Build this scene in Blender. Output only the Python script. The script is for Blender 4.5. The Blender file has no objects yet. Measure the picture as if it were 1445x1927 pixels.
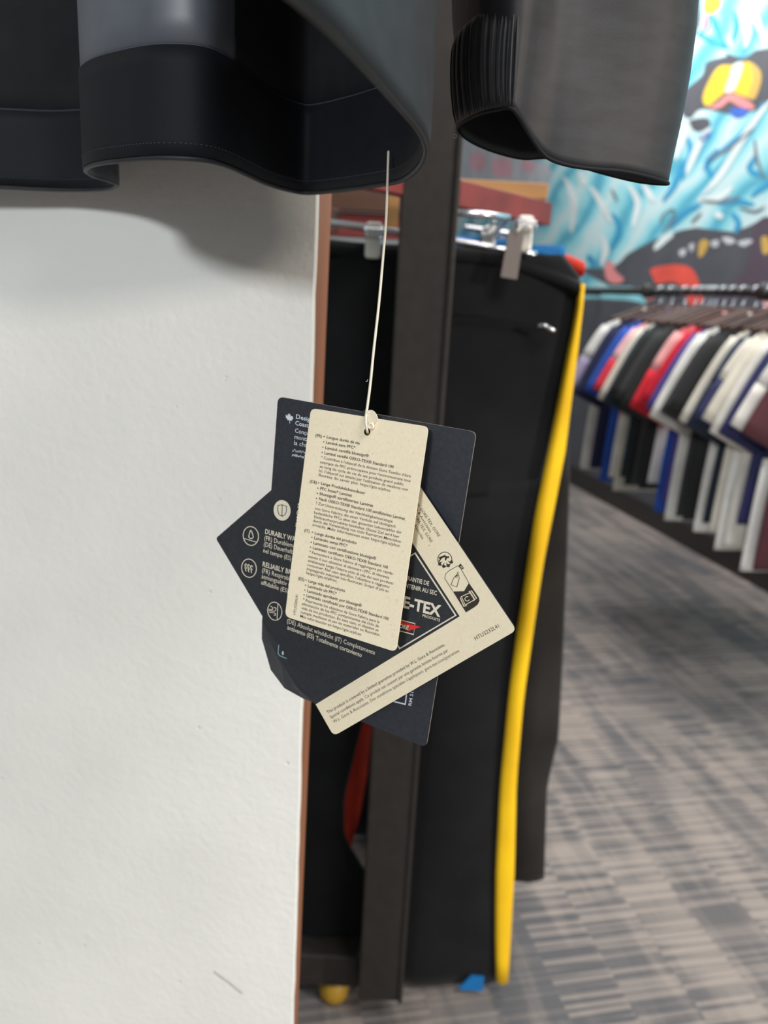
import bpy, bmesh, math, random
import numpy as np
from mathutils import Vector, Matrix

random.seed(7)
S = bpy.context.scene
COL = S.collection

# ---------------------------------------------------------------- camera
F = 1500.0                     # focal length in pixels of the 1445 x 1927 frame
PITCH, ROLL = math.radians(15.0), math.radians(3.05)
CAM = np.array([0.0, 0.0, 1.10])
_w = np.array([0, math.cos(PITCH), -math.sin(PITCH)])
_r0 = np.array([1.0, 0, 0]); _u0 = np.array([0, math.sin(PITCH), math.cos(PITCH)])
_r = math.cos(ROLL) * _r0 + math.sin(ROLL) * _u0
_u = -math.sin(ROLL) * _r0 + math.cos(ROLL) * _u0
cd = bpy.data.cameras.new('camera'); cam = bpy.data.objects.new('camera', cd); COL.objects.link(cam)
cd.sensor_fit = 'VERTICAL'; cd.sensor_height = 36.0; cd.lens = 36.0 * F / 1927.0
cd.clip_start = 0.01; cd.clip_end = 60
m4 = Matrix([[_r[0], _u[0], -_w[0], CAM[0]], [_r[1], _u[1], -_w[1], CAM[1]], [_r[2], _u[2], -_w[2], CAM[2]], [0, 0, 0, 1]])
cam.matrix_world = m4
cd.dof.use_dof = True; cd.dof.focus_distance = 0.362; cd.dof.aperture_fstop = 8.5
S.camera = cam

# ---------------------------------------------------------------- world and lights
wd = bpy.data.worlds.new('store_ambient'); S.world = wd; wd.use_nodes = True
wd.node_tree.nodes['Background'].inputs[0].default_value = (0.93, 0.97, 1.0, 1)
wd.node_tree.nodes['Background'].inputs[1].default_value = 0.23


def area(name, loc, target, sx, sy, power, col):
    l = bpy.data.lights.new(name, 'AREA'); l.shape = 'RECTANGLE'; l.size = sx; l.size_y = sy
    l.energy = power; l.color = col
    o = bpy.data.objects.new(name, l); COL.objects.link(o); o.location = loc
    o.rotation_euler = (Vector(target) - Vector(loc)).to_track_quat('-Z', 'Y').to_euler()
    return o


area('ceiling_lamp_left', (-1.5, -4.0, 2.65), (-0.1, 0.5, 1.0), 0.8, 0.5, 122, (0.94, 0.97, 1.0))
area('ceiling_lamp_right', (7.0, -3.7, 2.75), (-0.1, 0.5, 1.0), 0.55, 0.55, 370, (1.0, 0.88, 0.75))
area('ceiling_lamp_aisle', (0.9, 2.2, 3.1), (0.9, 2.2, 0), 1.2, 1.2, 46, (1.0, 0.97, 0.93))
area('ceiling_lamp_mural', (0.7, 4.2, 3.1), (2.2, 4.4, 1.2), 1.2, 1.2, 46, (1.0, 0.98, 0.95))
area('ceiling_lamp_entry', (1.1, -0.7, 3.1), (0.9, 0.6, 0), 1.0, 1.0, 54, (1.0, 0.97, 0.93))

S.view_settings.view_transform = 'Standard'; S.view_settings.look = 'None'
S.view_settings.exposure = 0.0; S.view_settings.gamma = 1.0; S.view_settings.use_curve_mapping = False


# ---------------------------------------------------------------- geometry helpers
def ray(x, y):
    return _w + (x - 722.5) / F * _r - (y - 963.5) / F * _u


def P(x, y, d):
    return CAM + d * ray(x, y)


def hit(x, y, p0, n):
    d = ray(x, y)
    return CAM + d * (np.dot(np.asarray(p0) - CAM, n) / np.dot(d, n))


def V(x, y, Y):                      # on the upright plane at distance Y
    return hit(x, y, (0, Y, 0), np.array([0, 1.0, 0]))


def Zp(x, y, z):                     # on the level plane at height z
    return hit(x, y, (0, 0, z), np.array([0, 0, 1.0]))


def proj(q):
    v = np.asarray(q) - CAM; k = np.dot(v, _w)
    return 722.5 + F * np.dot(v, _r) / k, 963.5 - F * np.dot(v, _u) / k


def link(name, me, mat, parent=None, smooth=False):
    o = bpy.data.objects.new(name, me); COL.objects.link(o)
    if mat is not None: me.materials.append(mat)
    if parent is not None: o.parent = parent
    if smooth:
        for p in me.polygons: p.use_smooth = True
    return o


def mesh(name, verts, faces, mat, parent=None, smooth=False, fix=False):
    me = bpy.data.meshes.new(name)
    me.from_pydata([tuple(float(c) for c in v) for v in verts], [], faces)
    if fix:
        bm = bmesh.new(); bm.from_mesh(me); bmesh.ops.recalc_face_normals(bm, faces=bm.faces); bm.to_mesh(me); bm.free()
    me.update()
    return link(name, me, mat, parent, smooth)


def empty(name, loc=(0, 0, 0)):
    o = bpy.data.objects.new(name, None); COL.objects.link(o); o.location = tuple(float(c) for c in loc)
    o.empty_display_size = 0.05
    return o


def adopt(o, parent):                # parent while keeping the world-space vertices in place
    o.parent = parent
    o.matrix_parent_inverse = Matrix.Translation(parent.location).inverted()
    return o


def tag(o, label=None, cat=None, group=None, kind=None):
    if label: o['label'] = label
    if cat: o['category'] = cat
    if group: o['group'] = group
    if kind: o['kind'] = kind
    return o


def catmull(pts, n, closed=False):
    pts = np.asarray(pts, float); m = len(pts)
    segs = m if closed else m - 1
    seglen = [np.linalg.norm(pts[(i + 1) % m] - pts[i]) for i in range(segs)]
    out = []
    for i in range(segs):
        if closed:
            a, b, c, d = (pts[(i + k) % m] for k in (-1, 0, 1, 2))
        else:
            a, b, c, d = pts[max(i - 1, 0)], pts[i], pts[i + 1], pts[min(i + 2, m - 1)]
        k = max(2, int(round(n * seglen[i] / sum(seglen))))
        for j in range(k):
            t = j / k
            out.append(0.5 * ((2 * b) + (-a + c) * t + (2 * a - 5 * b + 4 * c - d) * t * t + (-a + 3 * b - 3 * c + d) * t ** 3))
    if not closed: out.append(pts[-1])
    return np.array(out)


def tube(name, pts, rad, mat, parent=None, seg=8, closed=False, smooth=True):
    pts = [np.asarray(p, float) for p in pts]; n = len(pts); vs = []; fs = []
    rads = rad if hasattr(rad, '__len__') else [rad] * n
    prev = None
    for i, p in enumerate(pts):
        t = (pts[(i + 1) % n] - pts[i - 1]) if closed else (pts[min(i + 1, n - 1)] - pts[max(i - 1, 0)])
        t = t / (np.linalg.norm(t) + 1e-12)
        a = np.array([0, 0, 1.0]) if abs(t[2]) < 0.9 else np.array([1.0, 0, 0])
        if prev is not None: a = prev
        e1 = a - np.dot(a, t) * t; e1 /= np.linalg.norm(e1); prev = e1
        e2 = np.cross(t, e1)
        for k in range(seg):
            an = 2 * math.pi * k / seg
            vs.append(p + rads[i] * (math.cos(an) * e1 + math.sin(an) * e2))
    for i in range(n if closed else n - 1):
        for k in range(seg):
            j = (i + 1) % n
            fs.append((i * seg + k, i * seg + (k + 1) % seg, j * seg + (k + 1) % seg, j * seg + k))
    if not closed:
        fs.append(tuple(range(seg))[::-1]); fs.append(tuple((n - 1) * seg + k for k in range(seg)))
    return mesh(name, vs, fs, mat, parent, smooth)


def hexa(name, c8, mat, parent=None, bevel=0.0):
    """box from eight corners: four of the front (ccw), four of the back"""
    fs = [(0, 1, 2, 3), (7, 6, 5, 4), (0, 4, 5, 1), (1, 5, 6, 2), (2, 6, 7, 3), (3, 7, 4, 0)]
    o = mesh(name, c8, fs, mat, parent, fix=True)
    if bevel:
        b = o.modifiers.new('bevel', 'BEVEL'); b.width = bevel; b.segments = 2
    return o


def box(name, lo, hi, mat, parent=None, bevel=0.0):
    (a, b, c), (d, e, f) = lo, hi
    return hexa(name, [(a, b, c), (d, b, c), (d, b, f), (a, b, f), (a, e, c), (d, e, c), (d, e, f), (a, e, f)], mat, parent, bevel)


def rings(name, rs, mat, parent=None, smooth=True, cap=True):
    """loft through closed rings with equal point counts"""
    n = len(rs[0]); vs = [p for r in rs for p in r]; fs = []
    for i in range(len(rs) - 1):
        for k in range(n):
            fs.append((i * n + k, i * n + (k + 1) % n, (i + 1) * n + (k + 1) % n, (i + 1) * n + k))
    if cap:
        fs.append(tuple(range(n))[::-1]); fs.append(tuple((len(rs) - 1) * n + k for k in range(n)))
    return mesh(name, vs, fs, mat, parent, smooth, fix=True)


# ---------------------------------------------------------------- materials
def srgb(r, g, b):
    f = lambda c: (c / 255 / 12.92) if c / 255 <= 0.04045 else ((c / 255 + 0.055) / 1.055) ** 2.4
    return (f(r), f(g), f(b), 1.0)


def mat(name, rgb, rough=0.7, metal=0.0, sheen=0.0, spec=0.5, var=0.0, vscale=40.0, bump=0.0, bscale=300.0, rgb2=None, stretch=None):
    m = bpy.data.materials.new(name); m.use_nodes = True
    nt = m.node_tree; b = nt.nodes['Principled BSDF']
    b.inputs['Base Color'].default_value = srgb(*rgb); b.inputs['Roughness'].default_value = rough
    b.inputs['Metallic'].default_value = metal; b.inputs['Specular IOR Level'].default_value = spec
    if sheen:
        b.inputs['Sheen Weight'].default_value = sheen; b.inputs['Sheen Roughness'].default_value = 0.4
    tc = nt.nodes.new('ShaderNodeTexCoord')
    src = tc.outputs['Object']
    if stretch:
        mp = nt.nodes.new('ShaderNodeMapping'); mp.inputs['Scale'].default_value = stretch
        nt.links.new(src, mp.inputs[0]); src = mp.outputs[0]
    if var or rgb2:
        n = nt.nodes.new('ShaderNodeTexNoise'); n.inputs['Scale'].default_value = vscale; n.inputs['Detail'].default_value = 4
        nt.links.new(src, n.inputs['Vector'])
        rp = nt.nodes.new('ShaderNodeValToRGB')
        c2 = rgb2 if rgb2 else tuple(min(255, c * (1 + var)) for c in rgb)
        c1 = rgb if rgb2 else tuple(c * (1 - var) for c in rgb)
        rp.color_ramp.elements[0].position = 0.35; rp.color_ramp.elements[1].position = 0.68
        rp.color_ramp.elements[0].color = srgb(*c1); rp.color_ramp.elements[1].color = srgb(*c2)
        nt.links.new(n.outputs[0], rp.inputs[0]); nt.links.new(rp.outputs[0], b.inputs['Base Color'])
    if bump:
        n2 = nt.nodes.new('ShaderNodeTexNoise'); n2.inputs['Scale'].default_value = bscale; n2.inputs['Detail'].default_value = 3
        nt.links.new(src, n2.inputs['Vector'])
        bp = nt.nodes.new('ShaderNodeBump'); bp.inputs['Strength'].default_value = bump; bp.inputs['Distance'].default_value = 0.002
        nt.links.new(n2.outputs[0], bp.inputs['Height']); nt.links.new(bp.outputs[0], b.inputs['Normal'])
    return m


M = {}
M['shell'] = mat('black_shell_fabric', (35, 36, 40), 0.6, sheen=0.04, var=0.14, vscale=60, bump=0.10, bscale=1600, stretch=(1, 1, 3))
M['lining'] = mat('lit_lining_fabric', (84, 90, 99), 0.5, spec=1.0, var=0.08, vscale=30, bump=0.03, bscale=1500)  # glossy lining, base colour raised to paint in the broad highlight
M['facing'] = mat('navy_facing_fabric', (16, 19, 25), 0.7, spec=0.3, var=0.1, vscale=50, bump=0.08, bscale=1600)
M['backing_and_shade'] = mat('matte_backing_and_shaded_lining', (27, 29, 31), 0.8, spec=0.25, var=0.1, vscale=60, bump=0.05, bscale=1600)  # matte fabric at the left; painted shade on the lining at the right
M['thread'] = mat('dark_thread', (74, 80, 90), 0.7)
M['cream'] = mat('recycled_cream_card', (233, 221, 191), 0.85, spec=0.2, rgb2=(238, 227, 199), vscale=700, bump=0.03, bscale=2500)
M['fleck'] = mat('card_fibre', (172, 158, 130), 0.9)
M['darkcard'] = mat('charcoal_card', (38, 42, 47), 0.55, spec=0.5, var=0.1, vscale=500, bump=0.1, bscale=2500)
M['navycard'] = mat('navy_card', (39, 43, 51), 0.55, spec=0.5, var=0.1, vscale=500, bump=0.1, bscale=2500)
M['cardedge'] = mat('card_cut_edge', (150, 142, 128), 0.8)
M['ink'] = mat('black_ink', (58, 53, 48), 0.8, spec=0.2)
M['inklight'] = mat('cream_ink', (228, 220, 198), 0.8, spec=0.2)
M['inkwhite'] = mat('white_foil_ink', (214, 222, 230), 0.6)
M['inkteal'] = mat('pale_teal_ink', (150, 186, 196), 0.6)
M['inkred'] = mat('red_ink', (226, 44, 40), 0.7)
M['string'] = mat('waxed_white_cord', (214, 208, 192), 0.6, bump=0.3, bscale=3000)
M['seal'] = mat('translucent_plastic_seal', (224, 215, 192), 0.35)
M['brownstrip'] = mat('brown_edge_band', (146, 92, 62), 0.55, var=0.08, vscale=30, stretch=(1, 1, 0.1))
M['blackmetal'] = mat('black_powder_coat', (44, 40, 38), 0.45, var=0.08, vscale=60, bump=0.1, bscale=1500)
M['redwood'] = mat('red_stained_board', (128, 52, 48), 0.55, var=0.1, vscale=20, stretch=(0.3, 1, 1))
M['tanwood'] = mat('tan_board', (186, 138, 86), 0.6, var=0.06, vscale=20, stretch=(0.3, 1, 1))
M['brownwood'] = mat('dark_brown_board', (92, 62, 48), 0.6, var=0.1, vscale=20, stretch=(0.3, 1, 1))
M['chrome'] = mat('chrome', (214, 214, 220), 0.22, metal=1.0)
M['clearplastic'] = mat('white_plastic', (236, 234, 226), 0.3)
M['greytag'] = mat('grey_paper_tag', (120, 112, 108), 0.7)
M['knit'] = mat('black_knit', (20, 21, 24), 0.9, sheen=0.05, spec=0.25, var=0.15, vscale=15)
M['navyknit'] = mat('navy_black_knit', (24, 27, 33), 0.85, sheen=0.2, var=0.12, vscale=15)
M['olive'] = mat('faded_black_cotton', (40, 38, 36), 0.9, sheen=0.05, spec=0.25, var=0.15, vscale=8)
M['yellow'] = mat('yellow_stripe_fabric', (250, 196, 8), 0.75, var=0.05, vscale=10)
M['bluefab'] = mat('azure_fabric', (0, 112, 182), 0.8, var=0.1, vscale=10)
M['redfab'] = mat('orange_red_fabric', (214, 52, 28), 0.8, var=0.1, vscale=10)
M['mustard'] = mat('mustard_plastic', (176, 138, 44), 0.5)
M['hair'] = mat('brown_hair', (120, 84, 70), 0.5)

# painted white partition: roller texture plus small pits
m = mat('white_roller_paint', (226, 227, 222), 0.62, spec=0.3, var=0.012, vscale=10)
nt = m.node_tree; b = nt.nodes['Principled BSDF']; tc = [n for n in nt.nodes if n.type == 'TEX_COORD'][0]
n1 = nt.nodes.new('ShaderNodeTexNoise'); n1.inputs['Scale'].default_value = 170; n1.inputs['Detail'].default_value = 3
n2 = nt.nodes.new('ShaderNodeTexNoise'); n2.inputs['Scale'].default_value = 45; n2.inputs['Detail'].default_value = 2
vo = nt.nodes.new('ShaderNodeTexVoronoi'); vo.inputs['Scale'].default_value = 26
lt = nt.nodes.new('ShaderNodeMapRange'); lt.inputs[1].default_value = 0.0; lt.inputs[2].default_value = 0.05; lt.inputs[3].default_value = -2.4; lt.inputs[4].default_value = 0
ad = nt.nodes.new('ShaderNodeMath'); ad.operation = 'ADD'; ad2 = nt.nodes.new('ShaderNodeMath'); ad2.operation = 'ADD'
bp = nt.nodes.new('ShaderNodeBump'); bp.inputs['Strength'].default_value = 0.42; bp.inputs['Distance'].default_value = 0.0012
for n in (n1, n2, vo): nt.links.new(tc.outputs['Object'], n.inputs['Vector'])
nt.links.new(vo.outputs['Distance'], lt.inputs[0])
nt.links.new(n1.outputs[0], ad.inputs[0]); nt.links.new(n2.outputs[0], ad.inputs[1])
nt.links.new(ad.outputs[0], ad2.inputs[0]); nt.links.new(lt.outputs[0], ad2.inputs[1])
nt.links.new(ad2.outputs[0], bp.inputs['Height']); nt.links.new(bp.outputs[0], b.inputs['Normal'])
M['whitepaint'] = m

# ---------------------------------------------------------------- the store axes
D = ray(411, 545).copy(); D[2] = 0; D /= np.linalg.norm(D)          # along the mural wall, away from the camera
N = np.array([D[1], -D[0], 0.0])                                     # towards the mural wall
WALL_LAT = 2.25
UP = np.array([0, 0, 1.0])


def store(s, l, z):
    return s * D + l * N + z * UP


# carpet
m = bpy.data.materials.new('striped_grey_carpet'); m.use_nodes = True
nt = m.node_tree; b = nt.nodes['Principled BSDF']; b.inputs['Roughness'].default_value = 0.95; b.inputs['Specular IOR Level'].default_value = 0.1
tc = nt.nodes.new('ShaderNodeTexCoord')


def cnoise(sc, detail=2.0, rot=0.0):
    mp = nt.nodes.new('ShaderNodeMapping'); mp.inputs['Scale'].default_value = sc
    nt.links.new(tc.outputs['Object'], mp.inputs[0])
    n = nt.nodes.new('ShaderNodeTexNoise'); n.inputs['Scale'].default_value = 1.0; n.inputs['Detail'].default_value = detail
    nt.links.new(mp.outputs[0], n.inputs['Vector']); return n.outputs[0]


def cmath(op, a, b_, clamp=False):
    n = nt.nodes.new('ShaderNodeMath'); n.operation = op; n.use_clamp = clamp
    for i, v in enumerate((a, b_)):
        if isinstance(v, (int, float)): n.inputs[i].default_value = v
        else: nt.links.new(v, n.inputs[i])
    return n.outputs[0]


def cramp(v, lo, hi):
    n = nt.nodes.new('ShaderNodeMapRange'); n.inputs[1].default_value = lo; n.inputs[2].default_value = hi
    n.interpolation_type = 'SMOOTHSTEP'
    nt.links.new(v, n.inputs[0]); return n.outputs[0]


# local x = across the aisle, local y = along the aisle
def cblock(w, h, off):
    br = nt.nodes.new('ShaderNodeTexBrick')
    mpb = nt.nodes.new('ShaderNodeMapping'); mpb.inputs['Rotation'].default_value = (0, 0, math.pi / 2); mpb.inputs['Location'].default_value = (off, off * 0.7, 0)
    nt.links.new(tc.outputs['Object'], mpb.inputs[0]); nt.links.new(mpb.outputs[0], br.inputs['Vector'])
    br.inputs['Scale'].default_value = 1.0; br.inputs['Brick Width'].default_value = w; br.inputs['Row Height'].default_value = h
    br.inputs['Mortar Size'].default_value = 0.0; br.offset = 0.37
    br.inputs['Color1'].default_value = (0, 0, 0, 1); br.inputs['Color2'].default_value = (1, 1, 1, 1); br.inputs['Mortar'].default_value = (0.5, 0.5, 0.5, 1)
    return br.outputs['Color']


def cdash(sx, sy, blk):
    mp = nt.nodes.new('ShaderNodeMapping'); mp.inputs['Scale'].default_value = (sx, sy, 1)
    nt.links.new(tc.outputs['Object'], mp.inputs[0])
    va = nt.nodes.new('ShaderNodeVectorMath'); va.operation = 'MULTIPLY_ADD'; va.inputs[1].default_value = (31, 47, 19)
    nt.links.new(blk, va.inputs[0]); nt.links.new(mp.outputs[0], va.inputs[2])
    n = nt.nodes.new('ShaderNodeTexNoise'); n.inputs['Scale'].default_value = 1.0; n.inputs['Detail'].default_value = 1.0
    nt.links.new(va.outputs[0], n.inputs['Vector']); return n.outputs[0]


blkA = cblock(0.33, 0.11, 0.0); blkB = cblock(0.47, 0.05, 0.21)
dash = cramp(cdash(1.6, 100, blkA), 0.44, 0.56)
streak = cramp(cnoise((17, 2.4, 1), 3), 0.40, 0.62)
fine = cnoise((420, 420, 1), 2)
patch = cramp(cnoise((2.2, 1.5, 1), 2), 0.35, 0.65)
v1 = cmath('MULTIPLY', dash, cmath('ADD', cmath('MULTIPLY', blkA, 0.45), 0.12))
v2 = cmath('ADD', v1, cmath('ADD', cmath('MULTIPLY', streak, 0.34), cmath('MULTIPLY', blkB, 0.16)))
v3 = cmath('ADD', v2, cmath('MULTIPLY', patch, 0.14))
v4 = cmath('ADD', v3, cmath('MULTIPLY', cmath('SUBTRACT', fine, 0.5), 0.6), True)
rp = nt.nodes.new('ShaderNodeValToRGB')
rp.color_ramp.elements[0].color = srgb(100, 99, 102); rp.color_ramp.elements[0].position = 0.1
rp.color_ramp.elements[1].color = srgb(164, 153, 146); rp.color_ramp.elements[1].position = 0.92
nt.links.new(v4, rp.inputs[0]); nt.links.new(rp.outputs[0], b.inputs['Base Color'])
bp = nt.nodes.new('ShaderNodeBump'); bp.inputs['Strength'].default_value = 0.4; bp.inputs['Distance'].default_value = 0.004
nt.links.new(v4, bp.inputs['Height']); nt.links.new(bp.outputs[0], b.inputs['Normal'])
M['carpet'] = m

# mural ground: cyan and white swirls
m = bpy.data.materials.new('spray_painted_mural'); m.use_nodes = True
nt = m.node_tree; b = nt.nodes['Principled BSDF']; b.inputs['Roughness'].default_value = 0.6
tc = nt.nodes.new('ShaderNodeTexCoord')
mp = nt.nodes.new('ShaderNodeMapping'); mp.inputs['Scale'].default_value = (1.3, 1, 2.0); mp.inputs['Rotation'].default_value = (0, 0.75, 0)
nt.links.new(tc.outputs['Object'], mp.inputs[0])
wv = nt.nodes.new('ShaderNodeTexWave'); wv.inputs['Scale'].default_value = 0.62; wv.inputs['Distortion'].default_value = 9.0
wv.inputs['Detail'].default_value = 3.0; wv.inputs['Detail Scale'].default_value = 1.1; wv.bands_direction = 'Z'
nt.links.new(mp.outputs[0], wv.inputs['Vector'])
rp = nt.nodes.new('ShaderNodeValToRGB'); cr = rp.color_ramp
cr.elements[0].position = 0.0; cr.elements[0].color = srgb(92, 176, 202)
cr.elements[1].position = 1.0; cr.elements[1].color = srgb(206, 232, 237)
for pos, c in ((0.14, (112, 200, 220)), (0.4, (152, 220, 232)), (0.72, (170, 226, 236)), (0.9, (192, 232, 238))):
    e = cr.elements.new(pos); e.color = srgb(*c)
nt.links.new(wv.outputs[0], rp.inputs[0]); nt.links.new(rp.outputs[0], b.inputs['Base Color'])
M['mural'] = m
PAINT = {'dark': (86, 88, 96), 'plum': (92, 80, 94), 'red': (238, 92, 78), 'salmon': (238, 150, 150), 'pink': (240, 186, 196), 'yellow': (248, 206, 60),
         'gold': (214, 176, 92), 'white': (226, 238, 240), 'blue': (58, 160, 206), 'deep': (70, 112, 214), 'grey': (120, 126, 134), 'sky': (150, 222, 236), 'mist': (206, 210, 218)}
for k, c in PAINT.items(): M['paint_' + k] = mat('mural_paint_' + k, c, 0.6, var=0.05, vscale=6)

# ================================================================ STRUCTURE
DANG = math.atan2(D[1], D[0]) - math.pi / 2
fl = box('floor', (-4.0, -5.0, -0.05), (WALL_LAT + 0.3, 9.5, 0.0), M['carpet'])
fl.rotation_euler.z = DANG; tag(fl, kind='structure')

wr = box('wall_right', (-3.0, 0.0, 0.0), (5.6, 0.12, 3.2), M['mural'])      # local x along the wall
wr.rotation_euler.z = math.atan2(D[1], D[0]) + math.pi
wr.location = tuple(store(6.0, WALL_LAT, 0)); 
# after the half turn local +y points back to -N for a right-handed frame: check side
side = Matrix.Rotation(wr.rotation_euler.z, 3, 'Z') @ Vector((0, 1, 0))
if Vector(N).dot(side) < 0:
    for v in wr.data.vertices: v.co.y *= -1
    wr.data.flip_normals()
tag(wr, kind='structure')


def wall_pt(x, y, off=0.0):
    return hit(x, y, N * (WALL_LAT - off), N)


def paint(name, polys, key, lift):
    """flat paint on the mural wall; polygons given by their outline, put on the wall plane"""
    vs, fs = [], []
    for poly in polys:
        pts = [(p[0], p[1]) for p in poly]
        c = catmull([(x, y) for x, y in pts], max(24, 4 * len(pts)), closed=True)
        base = len(vs)
        for x, y in c: vs.append(wall_pt(x, y, lift * 0.3))
        fs.append(tuple(range(base, len(vs))))
    me = bpy.data.meshes.new(name); me.from_pydata([tuple(v) for v in vs], [], fs)
    bm = bmesh.new(); bm.from_mesh(me); bmesh.ops.triangulate(bm, faces=bm.faces); bm.to_mesh(me); bm.free()
    o = link(name, me, M['paint_' + key]); o.parent = wr
    o.matrix_parent_inverse = (Matrix.Translation(wr.location) @ Matrix.Rotation(wr.rotation_euler.z, 4, 'Z')).inverted()
    return o


def strokes(name, lines, key, lift, width):
    polys = []
    for ln in lines:
        c = catmull(ln, 14); n = len(c); L, R = [], []
        for i in range(n):
            t = c[min(i + 1, n - 1)] - c[max(i - 1, 0)]; t = t / (np.linalg.norm(t) + 1e-9)
            wv_ = width * (0.25 + 0.75 * math.sin(math.pi * (i + 0.5) / n)); nn = np.array([-t[1], t[0]])
            L.append(c[i] + nn * wv_); R.append(c[i] - nn * wv_)
        polys.append(L[::3] + R[::-1][::3])
    return paint(name, polys, key, lift)


paint('painted_dark_mass', [[(1085, 505), (1150, 505), (1180, 478), (1230, 452), (1260, 440), (1310, 428), (1380, 436), (1430, 415), (1480, 405), (1700, 400), (1750, 900), (1500, 1400), (1200, 1000), (1000, 860), (1000, 610), (1120, 560), (1150, 540)]], 'dark', 0.004)
paint('painted_plum_shade', [[(1420, 420), (1470, 410), (1600, 440), (1560, 520), (1440, 560), (1340, 560), (1400, 510)]], 'plum', 0.006)
paint('painted_cyan_foot', [[(1094, 548), (1120, 541), (1190, 540), (1206, 552), (1216, 572), (1190, 566), (1130, 562), (1094, 560)]], 'sky', 0.006)
paint('painted_red_arch', [[(1224, 506), (1262, 498), (1296, 502), (1312, 522), (1318, 548), (1322, 566), (1300, 574), (1290, 560), (1284, 540), (1262, 530), (1236, 534), (1228, 520)]], 'red', 0.007)
paint('painted_salmon_edge', [[(1138, 498), (1152, 492), (1158, 510), (1174, 526), (1160, 534), (1142, 526)], [(1204, 542), (1226, 546), (1232, 560), (1216, 564)], [(1436, 556), (1470, 552), (1470, 590), (1440, 580)]], 'salmon', 0.007)
paint('painted_gold_glints', [[(1316, 456), (1326, 450), (1334, 458), (1322, 482), (1314, 482)], [(1432, 448), (1444, 446), (1450, 470), (1436, 478)]], 'gold', 0.008)
paint('painted_white_glints', [[(1358, 448), (1372, 446), (1384, 454), (1370, 460)], [(1388, 456), (1408, 450), (1416, 454), (1400, 464)], [(1338, 454), (1352, 452), (1350, 464), (1340, 464)], [(1278, 472), (1290, 468), (1288, 480), (1280, 482)], [(1296, 462), (1306, 458), (1302, 474)]], 'mist', 0.008)
paint('painted_pink_cloud', [[(860, 270), (900, 268), (960, 285), (1000, 300), (1034, 310), (1030, 345), (960, 345), (860, 345)]], 'mist', 0.004)
paint('painted_pink_bloom', [[(884, 292), (908, 288), (914, 312), (890, 322)], [(928, 300), (958, 300), (962, 330), (930, 330)], [(982, 304), (1004, 306), (1002, 322), (984, 320)]], 'pink', 0.006)
paint('painted_dark_gap', [[(1330, 116), (1370, 104), (1350, 92), (1400, 110), (1420, 95), (1470, 100), (1475, 190), (1430, 205), (1380, 215), (1320, 205), (1300, 222), (1284, 216), (1280, 180), (1300, 160), (1322, 140)], [(1296, 228), (1330, 222), (1335, 238), (1310, 248)], [(1300, 0), (1316, -6), (1318, 40), (1310, 62), (1300, 60)]], 'dark', 0.004)
paint('painted_yellow_block', [[(1352, 126), (1378, 122), (1408, 116), (1428, 130), (1432, 150), (1420, 184), (1395, 180), (1370, 172), (1345, 190), (1330, 200), (1322, 186), (1332, 156)]], 'yellow', 0.007)
paint('painted_yellow_top', [[(1328, -10), (1352, -10), (1356, 10), (1340, 26), (1324, 22)]], 'yellow', 0.007)
paint('painted_white_band', [[(1380, 122), (1398, 118), (1390, 150), (1378, 172), (1364, 172), (1372, 148)]], 'white', 0.010)
paint('painted_salmon_lip', [[(1334, 204), (1352, 192), (1372, 176), (1394, 182), (1418, 198), (1416, 206), (1390, 200), (1372, 190), (1356, 202)], [(1324, 34), (1332, 30), (1330, 50), (1322, 54)]], 'salmon', 0.010)
paint('painted_gold_side', [[(1412, 120), (1428, 130), (1432, 152), (1420, 186), (1408, 182), (1416, 150)]], 'gold', 0.009)
paint('painted_deep_blue', [[(1376, 204), (1404, 204), (1406, 214), (1388, 222), (1374, 214)], [(1316, 256), (1336, 248), (1332, 260), (1318, 266)]], 'deep', 0.008)
strokes('painted_blue_strokes', [[(1306, 70), (1330, 50), (1336, 20), (1350, 60), (1370, 90)], [(1310, 62), (1340, 78), (1372, 92)], [(1380, 20), (1386, 50), (1378, 80)], [(1290, 250), (1300, 290), (1280, 340)], [(1320, 320), (1350, 290), (1400, 250), (1440, 190)], [(1345, 340), (1330, 310), (1352, 280)], [(1412, 370), (1440, 350), (1470, 330)], [(1376, 400), (1390, 420), (1380, 440)], [(1260, 430), (1290, 400), (1320, 385)], [(1352, 384), (1380, 378), (1420, 386)], [(1245, 380), (1268, 350), (1285, 300)], [(1150, 400), (1166, 430), (1150, 470)], [(1120, 360), (1135, 390)], [(1105, 480), (1120, 500)], [(1424, 290), (1410, 320), (1440, 330)]], 'blue', 0.006, 6.0)
strokes('painted_white_strokes', [[(1405, 0), (1425, 40), (1440, 80)], [(1392, 20), (1408, 60), (1400, 90)], [(1314, 372), (1340, 350), (1380, 290), (1430, 210), (1460, 180)], [(1310, 376), (1350, 372), (1380, 350)], [(1268, 440), (1250, 450), (1230, 470)], [(1290, 330), (1320, 260), (1340, 240)], [(1180, 345), (1200, 380), (1190, 430)], [(1110, 350), (1130, 380), (1150, 420)], [(1210, 345), (1230, 380)], [(1060, 330), (1080, 380), (1074, 440)], [(1090, 320), (1100, 350)], [(1345, 400), (1360, 410)], [(1130, 500), (1140, 470), (1130, 440)], [(1270, 300), (1290, 250), (1300, 235)]], 'white', 0.008, 6.5)
strokes('painted_grey_lines', [[(1318, 376), (1350, 380), (1390, 372), (1376, 386)], [(1330, 300), (1370, 280), (1420, 240)], [(1390, 390), (1420, 398), (1440, 388)], [(1420, 260), (1424, 300), (1440, 340)], [(1150, 355), (1162, 380)], [(1240, 420), (1252, 400), (1270, 396), (1262, 420), (1244, 440)], [(1300, 420), (1320, 400)]], 'grey', 0.009, 3.0)

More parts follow.
